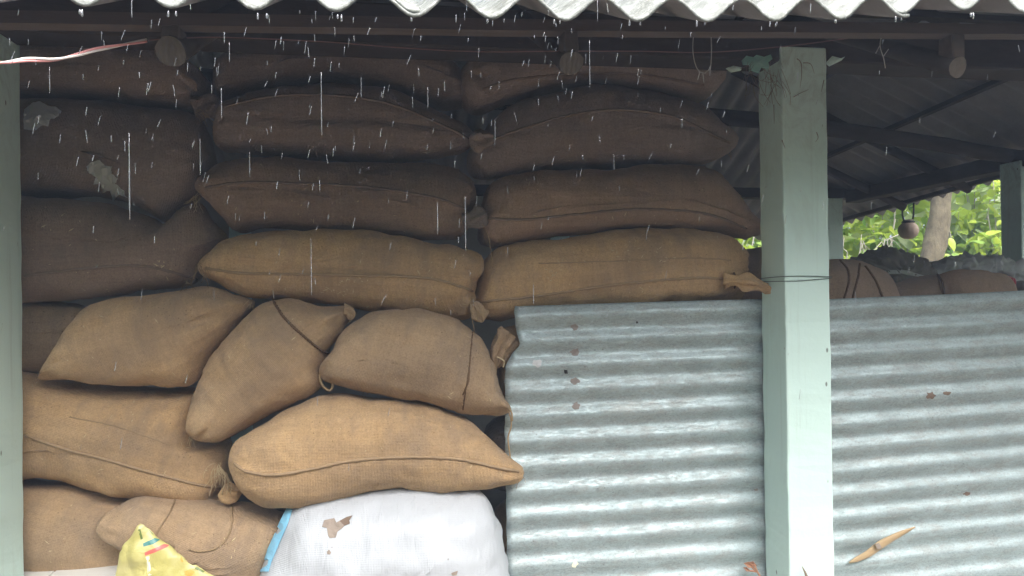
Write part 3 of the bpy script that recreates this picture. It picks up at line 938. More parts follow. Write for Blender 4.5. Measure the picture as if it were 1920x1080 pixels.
string(o, [(603, 692), (600, 708), (606, 724), (618, 732), (624, 722), (618, 706), (612, 698)], 0.135, r=0.004, nm='ear')
string(o, [(948, 764), (956, 780), (958, 800), (952, 820), (956, 850), (960, 880), (975, 900)], 0.125, r=0.0026)
string(o, [(945, 760), (958, 772), (960, 790)], 0.12, r=0.003)
# ---- sixth row
o, b = sack('r6_left', 'wide flattened jute sack with slanting seam and frayed right end', [(-20, 690), (60, 700), (120, 714), (210, 724), (300, 726), (372, 732), (380, 780), (385, 822), (432, 828), (437, 880), (430, 942), (390, 948), (285, 932), (180, 912), (90, 897), (-20, 884)], 0.37, 0.18, 'burlap', gathers=((425, 925, 0.08, 0.005, 6),))
seam(o, b, [(45, 815), (110, 838), (200, 862), (290, 888), (370, 908), (415, 916)], r=0.0042)
seam(o, b, [(130, 782), (220, 800), (320, 835)], r=0.0016, nm='crease')
tail(o, [(415, 918), (432, 928), (444, 940)], 0.2, [9, 15, 17, 8], 'burlap', seed=8)
fibres(o, 408, 875, 0.16, 22, 0.075, 'straw', seed=81)
fibres(o, 420, 890, 0.16, 14, 0.06, 'twine', seed=82)
o, b = sack('r6_front', 'long banana shaped jute sack with wavy seam, lying on white bag', [(437, 872), (444, 832), (490, 796), (560, 761), (622, 738), (700, 742), (800, 760), (888, 790), (940, 836), (980, 886), (925, 911), (840, 919), (740, 913), (650, 926), (575, 942), (500, 942), (452, 914)], 0.17, 0.17, 'burlap')
seam(o, b, [(440, 868), (462, 884), (520, 890), (590, 878), (660, 864), (760, 857), (860, 861), (930, 876), (972, 884)], r=0.0045)
fibres(o, 975, 886, 0.15, 5, 0.04, seed=91)
# ---- bottom row
o, b = sack('r7_left', 'jute sack on the white tiles against the left post', [(-20, 893), (60, 900), (130, 906), (200, 922), (260, 945), (290, 1000), (285, 1050), (265, 1068), (170, 1068), (45, 1064), (-20, 1058)], 0.36, 0.17, 'burlap')
o, b = sack('r7_mid', 'plump jute sack with pointed left ear and loose cord, behind yellow packet', [(181, 980), (212, 948), (258, 931), (335, 935), (430, 943), (500, 954), (540, 968), (528, 1020), (512, 1075), (500, 1125), (470, 1158), (380, 1162), (320, 1140), (290, 1080), (262, 1036), (225, 1012)], 0.22, 0.17, 'burlap', gathers=((195, 982, 0.1, 0.004, 6),))
rope(o, b, [(328, 938), (320, 958), (308, 978), (295, 1000), (288, 1020)], r=0.0028, mat='twine')
rope(o, b, [(434, 950), (434, 985), (424, 1010), (405, 1028), (375, 1034), (355, 1030)], r=0.003, mat='twine')
# ---- sacks behind the tin sheet, seen in the gap at its left edge
o, b = sack('gap_top', 'pale gathered jute sack end peeping out left of tin sheet top', [(922, 680), (925, 640), (950, 612), (1050, 605), (1250, 605), (1400, 610), (1425, 680), (1400, 750), (1200, 765), (1000, 762), (935, 740)], 0.40, 0.17, 'burlap', gathers=((940, 670, 0.08, 0.006, 7),))
tail(o, [(960, 628), (940, 655), (930, 690)], 0.22, [24, 18, 9], 'burlap', seed=12)
string(o, [(932, 672), (930, 700), (926, 730), (925, 760)], 0.19, r=0.0016)
string(o, [(932, 670), (945, 678), (943, 690)], 0.19, r=0.0025, mat='straw')
o, b = sack('gap_mid', 'dim jute sack in the dark gap behind banana shaped sack tip', [(905, 850), (912, 800), (950, 778), (1100, 770), (1300, 770), (1420, 790), (1430, 860), (1380, 915), (1150, 925), (960, 920), (915, 900)], 0.42, 0.17, 'burlap_veiled')
o, b = sack('gap_low', 'jute sack edge showing between white bag and tin sheet', [(925, 1000), (935, 950), (980, 932), (1150, 928), (1330, 930), (1420, 950), (1440, 1040), (1420, 1140), (1150, 1170), (990, 1172), (930, 1120)], 0.42, 0.17, 'burlap')

# torn plastic patches on the dark left sacks
def patch(name, px, bvh, mat, parent, off=0.0015, thick=0.0015, sub=2, crumple=0.0):
    bm = bmesh.new()
    c = Vector((sum(p[0] for p in px)/len(px), sum(p[1] for p in px)/len(px), 0))
    vs = [bm.verts.new((x, y, 0)) for x, y in px]
    f = bm.faces.new(vs)
    bmesh.ops.triangulate(bm, faces=[f])
    for _ in range(sub):
        bmesh.ops.subdivide_edges(bm, edges=list(bm.edges), cuts=1)
    bmesh.ops.triangulate(bm, faces=list(bm.faces))
    last = None
    for v in bm.verts:
        r = bvh.ray_cast(CAM, ray(v.co.x, v.co.y))
        if r[0] is None:
            r = bvh.find_nearest(P(v.co.x, v.co.y, 0.2))
        v.co = r[0]-ray(960, 540)*0 + r[1]*(off+crumple*abs(noise.noise(Vector((v.co.x, v.co.y, 0))*0.09)))
    bmesh.ops.recalc_face_normals(bm, faces=list(bm.faces))
    o = bm_obj(name, bm, mat, parent)
    s = o.modifiers.new('t', 'SOLIDIFY'); s.thickness = thick; s.offset = 0
    return o
o, b = SACK_TORN
p_ = patch('plastic_scrap', [(164, 312), (172, 304), (183, 309), (190, 300), (198, 311), (212, 312), (211, 325), (222, 334), (217, 343), (232, 352), (241, 368), (226, 362), (214, 371), (207, 356), (194, 357), (190, 343), (176, 344), (180, 330), (168, 324)], b, 'pale_tarp', None, 0.003, 0.001, 2, 0.02)
tag(p_, 'crumpled pale plastic scrap stuck to dark sack near left post', 'plastic scrap')
put_under_top = p_
p_ = patch('plastic_scrap', [(46, 207), (60, 196), (78, 193), (92, 200), (108, 203), (117, 210), (111, 220), (98, 226), (92, 238), (80, 236), (66, 246), (46, 243)], b, 'grey_plastic', None, 0.003, 0.001, 3, 0.012)
tag(p_, 'blue grey plastic scrap tucked beside the left post, high up', 'plastic scrap')

# ---- white woven bag
o, b = inflate('white_bag', [(484, 1074), (498, 1040), (518, 996), (538, 952), (585, 926), (690, 914), (790, 908), (868, 910), (908, 926), (930, 966), (945, 1012), (954, 1070), (955, 1130), (940, 1188), (860, 1200), (700, 1202), (550, 1196), (480, 1180), (470, 1120)], 0.13, 0.19, 'white_woven', seed=44, wrinkle=0.0042, e=0.98)
tag(o, 'white woven plastic bag with light blue edge, under the jute sacks', 'bag')
WB = b
patch('edge_stripe', [(541, 950), (552, 948), (540, 985), (524, 1022), (510, 1055), (505, 1072), (486, 1072), (498, 1042), (512, 1012), (526, 980)], b, 'sky_blue_tape', o, 0.0035, 0.001, 3)
patch('mud_splash', [(604, 988), (608, 976), (618, 974), (620, 984), (627, 972), (631, 980), (638, 976), (648, 984), (640, 992), (633, 997), (630, 1008), (618, 1009), (615, 1004), (613, 990)], b, 'mud', o, 0.0015, 0.002, 2)
patch('mud_splash', [(637, 977), (650, 970), (661, 967), (655, 976), (656, 982), (646, 986)], b, 'mud_dark', o, 0.0022, 0.002, 2)
patch('mud_splash', [(617, 1030), (621, 1036), (619, 1040), (614, 1039), (613, 1035)], b, 'mud', o, 0.0015, 0.002, 1)
patch('mud_splash', [(846, 1074), (858, 1070), (856, 1078), (848, 1079)], b, 'mud', o, 0.0015, 0.002, 1)

# ---- yellow packet in front of the bottom sacks
o, b = inflate('yellow_packet', [(212, 1230), (212, 1120), (219, 1066), (230, 1030), (246, 1002), (262, 984), (272, 982), (284, 992), (312, 1018), (350, 1048), (396, 1076), (440, 1110), (445, 1180), (440, 1232), (330, 1236)], 0.02, 0.035, 'yellow_plastic', seed=61, wrinkle=0.008, amp=0.9, e=1.1, crumple=0.008)
tag(o, 'crumpled yellow plastic packet with green and red stripes, bottom left', 'packet')
patch('teal_stripe', [(268, 1019), (290, 1009), (300, 1012), (288, 1020), (269, 1025)], b, 'teal_print', o, 0.0008, 0.0005, 2)
patch('red_stripe', [(271, 1036), (308, 1020), (320, 1023), (290, 1036), (272, 1042)], b, 'red_print', o, 0.0008, 0.0005, 2)
patch('teal_stripe', [(259, 993), (263, 992), (268, 1010), (264, 1012)], b, 'green_print', o, 0.0008, 0.0005, 1)
patch('teal_stripe', [(276, 984), (284, 989), (293, 1001), (287, 1002), (280, 994)], b, 'teal_print', o, 0.0008, 0.0005, 1)
patch('ridge_highlight', [(273, 1044), (280, 1042), (284, 1078), (278, 1079)], b, 'pale_cream', o, 0.0008, 0.0005, 1)  # pale strip along the fold, painted in as its highlight
patch('printed_mark', [(340, 1044), (344, 1053), (341, 1054), (337, 1048)], b, 'orange_print', o, 0.0008, 0.0005, 1)
patch('printed_mark', [(368, 1062), (384, 1072), (380, 1074), (365, 1066)], b, 'green_print', o, 0.0008, 0.0005, 1)
patch('printed_mark', [(345, 1072), (356, 1067), (366, 1072), (360, 1079), (348, 1079)], b, 'orange_print', o, 0.0008, 0.0005, 1)

# ------------------------------------------------------------------ tin sheets
def tin(label, quad_px, v, left_fn, rows_pitch_px, extra_right=None):
    """quad: top-left, top-right, bottom-right, bottom-left pixels on the plane y=v"""
    TL, TR, BR, BL = [P(x, y, v) for x, y in quad_px]
    if extra_right:
        kx = (extra_right-TL.x)/(TR.x-TL.x)
        TR = TL+(TR-TL)*kx; BR = BL+(BR-BL)*kx
    nu, H = 46, (TL.z-BL.z)
    pit = 0.0805
    nz = int(H/pit*10)
    V, F = [], []
    for j in range(nz+1):
        tj = j/nz
        for i in range(nu+1):
            ti = i/nu
            top = TL.lerp(TR, ti); bot = BL.lerp(BR, ti)
            p = top.lerp(bot, tj)
            if left_fn:
                dx = left_fn(tj*H)*max(0, 1-ti*6)
                p.x += dx
            d = 0.0080*math.cos(2*math.pi*(tj*H)/pit+0.4) 
            # small dents and a loose edge
            d += 0.004*noise.noise(Vector((p.x*2.2, 0, p.z*2.2))) + 0.0018*noise.noise(Vector((p.x*9, 3, p.z*12)))
            e = max(0, 1-ti*14) if left_fn else 0
            d += -0.006*e*noise.noise(Vector((1, 5, p.z*14)))
            V.append((p.x, p.y+d, p.z+0.002*noise.noise(Vector((p.x*3, 8, p.z*3)))))
    for j in range(nz):
        for i in range(nu):
            q = j*(nu+1)+i
            F.append((q, q+nu+1, q+nu+2, q+1))
    o = mesh_obj('tin_sheet', V, F, 'galvanised')
    s = o.modifiers.new('t', 'SOLIDIFY'); s.thickness = 0.0012; s.offset = 0
    tag(o, label, 'metal sheet', 'corrugated tin sheets closing the lower front of the shed')
    return o, BVHTree.FromPolygons([Vector(v) for v in V], F)
def ledge(h):                       # torn left edge, metres of shift to the right over depth h below the top
    return float(np.interp(h, [0, 0.02, 0.06, 0.10, 0.125, 0.15, 0.19, 0.4, 0.9], [0.0, -0.004, 0.0, 0.010, 0.016, -0.006, -0.032, -0.032, -0.022])) + 0.002*noise.noise(Vector((0, 0, h*60)))
def floor_y(x, v):                  # pixel row where the plane y=v meets the platform
    lo, hi = 700, 1500
    for _ in range(40):
        m = (lo+hi)/2
        if P(x, m, v).z > ZF+0.002: lo = m
        else: hi = m
    return lo
TV = PW+0.016
tinL, bL = tin('short corrugated tin sheet with torn left edge, left of the front post',
               [(966, 574), (1440, 560), (1440, floor_y(1440, TV)), (964, floor_y(964, TV))], TV, ledge, 46, UP+0.04)
tinR, bR = tin('corrugated tin sheet with tan bamboo sliver on it, right of the post',
               [(1540, 561), (1920, 545), (1920, floor_y(1540, TV)-52), (1540, floor_y(1540, TV)-4)], TV+0.004, None, 46, UR+0.03)
def disc(name, x, y, bvh, rpx, mat, parent, asp=1.0):
    px = [(x+rpx*math.cos(a)*w_, y+asp*rpx*math.sin(a)*w_) for a, w_ in [(2*math.pi*k/14, 1+0.75*noise.noise(Vector((x*0.37+2*math.cos(2*math.pi*k/14), y*0.41+2*math.sin(2*math.pi*k/14), 0.3)))) for k in range(14)]]
    return patch(name, px, bvh, mat, parent, 0.0012, 0.0016, 1)
disc('nail_hole', 1061, 696, bL, 3.6, 'black_iron', tinL)
for x, y, r in ((1077, 614, 7), (1077, 660, 8), (1078, 714, 8), (1080, 761, 7.5), (1006, 682, 8)):
    disc('mud_dab', x, y, bL, r, 'rust_dab' if x != 1006 else 'grey_plastic', tinL, 0.85)
disc('nail_hole', 1194, 604, bL, 2, 'black_iron', tinL)
for x, y, r in ((1745, 742, 9), (1775, 737, 6), (1440-22, 918, 4), (1812, 925, 6)):
    disc('mud_dab', x, y, bR if x > 1500 else bL, r, 'mud_dark' if x > 1500 else 'rust_dab', tinR if x > 1500 else tinL, 0.6)
disc('mud_dab', 1078, 1057, bL, 5, 'pale_cream', tinL, 1.2)

# bamboo sliver resting on the right tin sheet
def sliver():
    pc = catmull([(1592, 1055, 0), (1625, 1040, 0), (1650, 1022, 0), (1680, 1005, 0), (1716, 988, 0)], 20)
    V, F = [], []
    for i, p in enumerate(pc):
        t = i/19
        w = float(np.interp(t, [0, 0.1, 0.35, 0.5, 0.8, 1], [1.5, 5, 7.5, 8, 5, 1.2]))
        a = pc[min(i+1, 19)]-pc[max(i-1, 0)]
        nx, ny = -a.y/a.length, a.x/a.length
        h = hit(bR, p.x, p.y)
        yv = min(TV-0.012, h.y-0.003)
        for k, q in enumerate((-1, -0.4, 0.4, 1)):
            V.append(P(p.x+nx*w*q, p.y+ny*w*q, yv-0.005*(1-q*q)))
        for q in (1, -1):
            V.append(P(p.x+nx*w*q, p.y+ny*w*q, yv+0.002))
    for i in range(19):
        for k in range(6):
            F.append((i*6+k, i*6+(k+1) % 6, (i+1)*6+(k+1) % 6, (i+1)*6+k))
    F.append(tuple(range(6))[::-1]); F.append(tuple(19*6+k for k in range(6)))
    o = mesh_obj('bamboo_sliver', V, F, 'bamboo')
    tag(o, 'tan split bamboo sliver lying slanted on right tin sheet', 'bamboo piece')
    px = [(1640, 1020), (1648, 1018), (1654, 1028), (1646, 1030)]
    bm = bmesh.new()
    vs = [bm.verts.new(P(x, y, TV-0.026)) for x, y in px]
    vs2 = [bm.verts.new(P(x, y, TV-0.012)) for x, y in px]
    bm.faces.new(vs)
    for i in range(4): bm.faces.new((vs[i], vs2[i], vs2[(i+1) % 4], vs[(i+1) % 4]))
    bmesh.ops.recalc_face_normals(bm, faces=list(bm.faces))
    bm_obj('node_scar', bm, 'mud', o)
sliver()
# dried flower and twigs at the foot of the post
o = tubes('dry_sprig', [[P(1428, 1085, 0.10), P(1420, 1072, 0.11), P(1408, 1062, 0.13)], [P(1420, 1072, 0.11), P(1415, 1060, 0.12), P(1412, 1054, 0.13)], [P(1420, 1072, 0.11), P(1405, 1070, 0.13), P(1398, 1066, 0.14)],
                        [P(1432, 1098, 0.10), P(1428, 1085, 0.10)]], 0.0032, 'dry_leaf', None, 6)
tag(o, 'dried reddish flower sprig at the foot of the post, on its left', 'dry sprig')
V, F = [], []
for (x, y, w) in ((1404, 1060, 10), (1412, 1058, 8), (1400, 1068, 7)):
    b0 = len(V)
    V += [P(x-w, y-4, 0.125), P(x, y-w*0.7, 0.118), P(x+w, y+3, 0.128), P(x, y+w*0.5, 0.122)]
    F += [(b0, b0+1, b0+2), (b0, b0+2, b0+3)]
pt = mesh_obj('petal', V, F, 'dry_leaf', o, False); s = pt.modifiers.new('t', 'SOLIDIFY'); s.thickness = 0.0008
o = tubes('dry_twig', [[P(1504, 1062, -0.012), P(1510, 1074, -0.02), P(1516, 1092, -0.03), P(1520, 1110, -0.035)]], lambda t: 0.001+0.004*min(1, t*2), 'dry_twig', None, 6)
tag(o, 'dark pointed twig standing in front of the post foot', 'twig')

# wire around the main post
pw = []
for (x, y, v) in ((1424, 516, PW+0.006), (1440, 519, 0.10), (1466, 523, -0.006), (1500, 522, -0.006), (1530, 519, -0.006), (1557, 516, -0.006), (1562, 517, 0.03)):
    pw.append(P(x, y, v))
cx = UP+PW/2
def around(dz, sag, ph):
    pts = []
    e = 0.003
    X0, X1, Y0, Y1 = UP-e, UP+PW+e, -e, PW+e
    z = P(1500, 520, 0).z+dz
    loop = [(X0, Y1), (X0, Y0), ((X0+X1)/2, Y0-0.001), (X1, Y0), (X1, Y1), ((X0+X1)/2, Y1), (X0, Y1)]
    for i in range(len(loop)-1):
        for k in range(6):
            t = k/6
            a, b = loop[i], loop[i+1]
            pts.append(Vector((a[0]+(b[0]-a[0])*t, a[1]+(b[1]-a[1])*t, z+sag*math.sin(i+t+ph))))
    pts.append(pts[0].copy())
    return pts
o = tubes('binding_wire', [around(0, 0.004, 0), around(-0.006, -0.006, 0.6)], 0.0012, 'iron_wire', None, 5)
tag(o, 'thin iron wire wound twice around the front post', 'wire')

# electric cable under the eave
def cable():
    px = [(-120, 122), (0, 118), (50, 112), (100, 112), (140, 104), (180, 93), (230, 84), (275, 76)]
    path = [P(p.x, p.y, -0.88+0.3*i/69) for i, p in enumerate(catmull([(x, y, 0) for x, y in px], 70))]
    rest = [P(p.x, p.y, -0.58) for p in catmull([(x, y, 0) for x, y in [(275, 76), (330, 72), (420, 70), (600, 78), (760, 90), (900, 97), (1050, 96), (1200, 96), (1330, 98), (1480, 86), (1640, 66), (1800, 58), (2100, 50)]], 90)]
    o = tubes('electric_cable', [rest], 0.0012, 'dull_wire', None, 6)
    tag(o, 'twisted pink and white electric wire strung under the eave', 'cable')
    for ph, m in ((0, 'pink_wire'), (math.pi, 'white_wire')):
        q = []
        for i, p in enumerate(path):
            th = ph+i*0.16
            q.append(p+Vector((0, math.cos(th), math.sin(th)))*0.0022)
        tubes('twisted_wire', [q], 0.0024, m, o, 7)
cable()

# dry creeper stems hanging from the batten
for lab, paths in (('dry forked creeper stem hanging from batten left of the post', [[(1333, 62), (1334, 100), (1331, 142)], [(1300, 70), (1299, 95), (1305, 125), (1318, 138), (1331, 128), (1333, 112)], [(1312, 136), (1308, 150)], [(1318, 138), (1320, 155)]]),
                   ('dry creeper stem hanging from the batten right of the post', [[(1655, 62), (1650, 85), (1657, 110), (1660, 128)], [(1657, 105), (1666, 92)], [(1650, 85), (1642, 100)]])):
    o = tubes('dry_creeper', [[P(p.x, p.y, -0.585) for p in catmull([(x, y, 0) for x, y in q], 12)] for q in paths], 0.0011, 'grey_twig', None, 5)
    tag(o, lab, 'dry stem')
# ragged web hung with dust at the head of the post
rg = random.Random(4)
ps = []
for k in range(34):
    a = (rg.uniform(1395, 1470), rg.uniform(112, 160)); bq = (a[0]+rg.uniform(-25, 25), a[1]+rg.uniform(5, 55))
    m_ = ((a[0]+bq[0])/2+rg.uniform(-8, 8), (a[1]+bq[1])/2+rg.uniform(0, 12))
    ps.append([P(q.x, q.y, -0.004-0.02*rg.random()) for q in catmull([(*a, 0), (*m_, 0), (*bq, 0)], 7)])
o = tubes('cobweb', ps, 0.0006, 'dry_twig', None, 4)
tag(o, 'dusty cobweb threads at the head of the front post', 'cobweb')

# cracks and chips in the paint of the front post
for px in ([(1494, 110), (1502, 118), (1503, 140), (1500, 165)], [(1506, 118), (1520, 120), (1527, 138)], [(1441, 196), (1455, 215), (1462, 232)], [(1466, 262), (1472, 278)],
           [(1531, 248), (1534, 258), (1529, 266)], [(1545, 150), (1540, 172)], [(1488, 182), (1500, 175), (1516, 168)]):
    v_ = -0.0015 if px[0][0] > 1462 else 0.05
    pth = []
    for p in catmull([(x, y, 0) for x, y in px], 10):
        q = P(p.x, p.y, v_)
        if v_ > 0: q = Vector((UP-0.001, q.y, q.z))
        pth.append(q)
    tubes('crack', [pth], lambda t: 0.0014*(1-0.7*t), 'mud_dark', main_post, 5)
# ------------------------------------------------------------------ bundles behind the right tin sheet
def bundle(name, label, cat, px, v0, T, mat, grp=None, **kw):
    o, b = inflate(name, px, v0, T, mat, seed=hash(label) % 17 if False else len(label), **kw)
    tag(o, label, cat, grp)
    return o, b
o, b = bundle('jute_sack', 'upright jute sack bound with dark cords, right of the post', 'sack', [(1475, 560), (1490, 505), (1545, 486), (1600, 489), (1640, 505), (1664, 535), (1674, 600), (1674, 760), (1668, 930), (1640, 1087), (1560, 1095), (1490, 1087), (1474, 900), (1470, 700)], 0.46, 0.17, 'burlap_mid', GRP)
rope(o, b, [(1575, 489), (1590, 508), (1591, 530), (1582, 560)], r=0.004)
rope(o, b, [(1612, 496), (1608, 520), (1598, 560)], r=0.004)
rope(o, b, [(1622, 500), (1640, 525), (1655, 560)], r=0.004)
o, b = bundle('folded_tarp', 'dark folded tarpaulin lump with pale stripe, beyond tin sheet', 'tarpaulin', [(1600, 496), (1632, 478), (1662, 470), (1698, 477), (1725, 496), (1738, 518), (1756, 534), (1745, 562), (1700, 572), (1650, 560), (1625, 530)], 0.70, 0.13, 'dark_tarp', None, wrinkle=0.016, crumple=0.035)
patch('pale_stripe', [(1650, 508), (1690, 505), (1732, 516), (1738, 522), (1690, 513), (1652, 515)], b, 'pale_tarp', o, 0.002, 0.001, 2)
o, b = bundle('jute_sack', 'jute sack beneath the dark folded tarpaulin', 'sack', [(1640, 560), (1660, 536), (1700, 525), (1748, 516), (1768, 530), (1776, 600), (1776, 800), (1768, 960), (1730, 1077), (1680, 1077), (1650, 940), (1640, 740)], 0.56, 0.15, 'burlap_mid', GRP)
o, b = bundle('jute_sack', 'brown jute sack with dark cord beneath grey plastic, far right', 'sack', [(1750, 560), (1756, 522), (1792, 508), (1840, 511), (1872, 526), (1884, 600), (1888, 800), (1878, 950), (1840, 1073), (1790, 1073), (1758, 940), (1750, 740)], 0.48, 0.16, 'burlap_mid', GRP)
rope(o, b, [(1757, 514), (1768, 530), (1772, 560)], r=0.004)
o, b = bundle('plastic_bundle', 'crumpled grey plastic sheeting on top of the far right sacks', 'plastic sheet', [(1746, 516), (1762, 493), (1800, 481), (1842, 479), (1880, 489), (1900, 508), (1908, 545), (1885, 556), (1840, 532), (1790, 522)], 0.66, 0.13, 'grey_plastic', None, wrinkle=0.02, crumple=0.04)
o, b = bundle('red_packet', 'small red packet wedged under grey plastic at right', 'packet', [(1876, 524), (1893, 516), (1900, 530), (1899, 560), (1880, 562)], 0.50, 0.035, 'red_plastic', None, wrinkle=0.003)
o, b = bundle('dark_bundle', 'small dark bundle at the right end of tin sheet top', 'bundle', [(1893, 540), (1904, 526), (1918, 534), (1926, 560), (1926, 620), (1898, 620), (1892, 580)], 0.55, 0.08, 'dark_tarp', None)
o, b = bundle('jute_sack', 'dark jute sack glimpsed between the knotted tail and front post', 'sack', [(1380, 520), (1388, 478), (1410, 464), (1450, 468), (1480, 500), (1490, 600), (1490, 850), (1470, 1000), (1400, 1005), (1375, 900), (1370, 700)], 0.85, 0.16, 'burlap_mid', GRP)

# hanging clay pot under the right eave
pc = P(1703, 431, 3.3)
V, F = [], []
prof = [(0.0, -0.076), (0.03, -0.073), (0.055, -0.058), (0.073, -0.030), (0.078, 0.0), (0.070, 0.030), (0.050, 0.052), (0.034, 0.062), (0.032, 0.074), (0.040, 0.082), (0.030, 0.080), (0.024, 0.066)]
for i, (r, z) in enumerate(prof):
    for k in range(20):
        a = 2*math.pi*k/20
        V.append((pc.x+r*math.cos(a), pc.y+r*math.sin(a), pc.z+z))
for i in range(len(prof)-1):
    for k in range(20):
        F.append((i*20+k, i*20+(k+1) % 20, (i+1)*20+(k+1) % 20, (i+1)*20+k))
pot = mesh_obj('hanging_pot', V, F, 'clay')
tag(pot, 'round clay pot hanging on black straps under the right eave', 'pot')
ztop = right_z(pc.x, pc.y)+0.006
for s in (-1, 1):
    tubes('strap', [[pc+Vector((s*0.036, 0, 0.062)), pc+Vector((s*0.05, 0, 0.12)), Vector((pc.x+s*0.052, pc.y, ztop))]], 0.008, 'black_iron', pot, 6)
tubes('neck_cord', [[pc+Vector((0.042*math.cos(a), 0.042*math.sin(a), 0.064)) for a in [2*math.pi*k/16 for k in range(17)]]], 0.009, 'black_iron', pot, 6)

# ------------------------------------------------------------------ garden beyond the shed
def leaf_mesh(name, mat, L=0.14, W_=0.11):
    # broad heart-shaped leaf, folded along its midrib and drooping
    P2 = [(0, 0.0), (0.30, -0.10), (0.52, 0.12), (0.46, 0.45), (0.22, 0.80), (0, 1.0)]
    V = []
    for x, y in P2: V.append((x*W_, y*L, 0.10*L*abs(x)*2-0.22*L*y*y))
    for x, y in P2[1:-1]: V.append((-x*W_, y*L, 0.10*L*abs(x)*2-0.22*L*y*y))
    V.append((0, 0.5*L, -0.055*L))
    c = 10
    ringv = [0, 1, 2, 3, 4, 5, 9, 8, 7, 6]
    F = [(ringv[i], ringv[(i+1) % 10], c) for i in range(10)]
    me = bpy.data.meshes.new(name)
    me.from_pydata(V, [], F); me.update()
    me.materials.append(MATS[mat])
    return me
LM = {m: leaf_mesh('leaf', m) for m in LEAFS}
def cloud_mesh(name, pts, rg, mats, size, parent):
    V, F, MI = [], [], []
    base = LM[LEAFS[0]]
    bv = [v.co.copy() for v in base.vertices]; bf = [tuple(p.vertices) for p in base.polygons]
    for p in pts:
        s = size*rg.uniform(0.6, 1.35)
        M = Matrix.Translation(p) @ Matrix.Rotation(rg.uniform(0, 6.283), 4, 'Z') @ Matrix.Rotation(rg.uniform(-1.2, 0.5), 4, 'X') @ Matrix.Rotation(rg.uniform(-.6, .6), 4, 'Y') @ Matrix.Scale(s, 4)
        b0 = len(V)
        V += [M @ v for v in bv]
        F += [tuple(b0+i for i in f) for f in bf]
        MI += [rg.choice(mats)]*len(bf)
    o = mesh_obj(name, V, F, None, parent)
    for m in LEAFS: o.data.materials.append(MATS[m])
    o.data.polygons.foreach_set('material_index', [LEAFS.index(m) for m in MI])
    o['kind'] = 'stuff'
    return o
def proj(p):
    d = p-CAM
    z = d.dot(FWD)
    return 960+FPX*d.dot(RGT)/z, 540-FPX*d.dot(UPV)/z
GS = 'leafy shrubs growing behind the shed'
def shrub(name, label, cat, x, y, h, r, cnt, mats, seed, size=1.0, nleaf=55):
    rg = random.Random(seed)
    root = empty(name, (x, y, 0))
    tag(root, label, cat, GS)
    stems, pts = [], []
    for k in range(9):
        a = rg.uniform(0, 6.283); top = Vector((x+r*0.8*math.cos(a)*rg.random(), y+r*0.8*math.sin(a)*rg.random(), h*rg.uniform(0.6, 1.0)))
        m_ = Vector((x, y, 0)).lerp(top, 0.5)+Vector((rg.uniform(-.15, .15), rg.uniform(-.15, .15), 0.1))
        st = catmull([(x+rg.uniform(-.08, .08), y+rg.uniform(-.08, .08), 0), m_, top], 14)
        stems.append(st)
    tubes('stem', stems, lambda t: 0.018*(1-0.75*t), 'grey_twig', root, 6)
    for k in range(cnt):
        # clumped
        if k % 14 == 0:
            st = rg.choice(stems); cl = st[rg.randrange(4, 14)]+Vector((rg.gauss(0, r*0.32), rg.gauss(0, r*0.32), rg.gauss(0, 0.16)))
        pts.append(cl+Vector((rg.gauss(0, 0.10), rg.gauss(0, 0.10), rg.gauss(0, 0.10))))
    # those that show largest are leaves of their own
    vis = []
    rest = []
    for p in pts:
        q = proj(p)
        if len(vis) < nleaf and ((1570 < q[0] < 1870 and 340 < q[1] < 505) or (1375 < q[0] < 1430 and 435 < q[1] < 480)) and p.y < y+0.25:
            vis.append(p)
        else:
            rest.append(p)
    for p in vis:
        lo = bpy.data.objects.new('leaf', LM[rg.choice(mats)])
        COL.objects.link(lo)
        lo.location = p
        lo.rotation_euler = (rg.uniform(-1.2, 0.5), rg.uniform(-.6, .6), rg.uniform(0, 6.283))
        s = size*rg.uniform(0.7, 1.35); lo.scale = (s, s, s)
        put_under(lo, root)
    cloud_mesh('foliage', rest, rg, mats, size, root)
    return root
Y, G_, D_, Pp = LEAFS
shrub('leafy_shrub', 'bright broad leaved shrub left of hanging pot', 'shrub', 5.05, 5.35, 2.75, 0.55, 800, [G_, Y, Y, Pp], 11, 0.78)
shrub('leafy_shrub', 'leafy shrub directly behind the hanging pot', 'shrub', 5.55, 5.5, 2.9, 0.5, 760, [G_, Y, Y, D_], 12, 0.78)
shrub('leafy_shrub', 'yellow green shrub just right of the tree trunk', 'shrub', 6.25, 5.2, 3.0, 0.55, 850, [Y, Y, G_, Pp], 13, 0.78)
shrub('leafy_shrub', 'yellow green shrub beside the dark far post', 'shrub', 6.55, 4.9, 3.0, 0.5, 800, [Y, G_, Y, Pp], 14, 0.78)
shrub('leafy_shrub', 'green shrub glimpsed between the sacks and front post', 'shrub', 3.65, 5.55, 2.6, 0.55, 420, [Y, G_, Pp], 15)
# tangle of dry grey stems behind the far post
rg = random.Random(3)
ps = []
for k in range(16):
    p0 = Vector((4.78+rg.uniform(-.15, .35), 4.95+rg.uniform(-.2, .2), 0.0)); p1 = p0+Vector((rg.uniform(-.25, .25), rg.uniform(-.2, .2), rg.uniform(1.5, 2.25)))
    ps.append(catmull([p0, p0.lerp(p1, .5)+Vector((rg.uniform(-.2, .2), 0, .1)), p1, p1+Vector((rg.uniform(-.3, .3), 0, rg.uniform(-.3, .1)))], 14))
o = tubes('dry_shrub', ps, lambda t: 0.011*(1-0.6*t), 'grey_twig', None, 6)
tag(o, 'tangle of bare grey stems at left of the leafy opening', 'shrub')

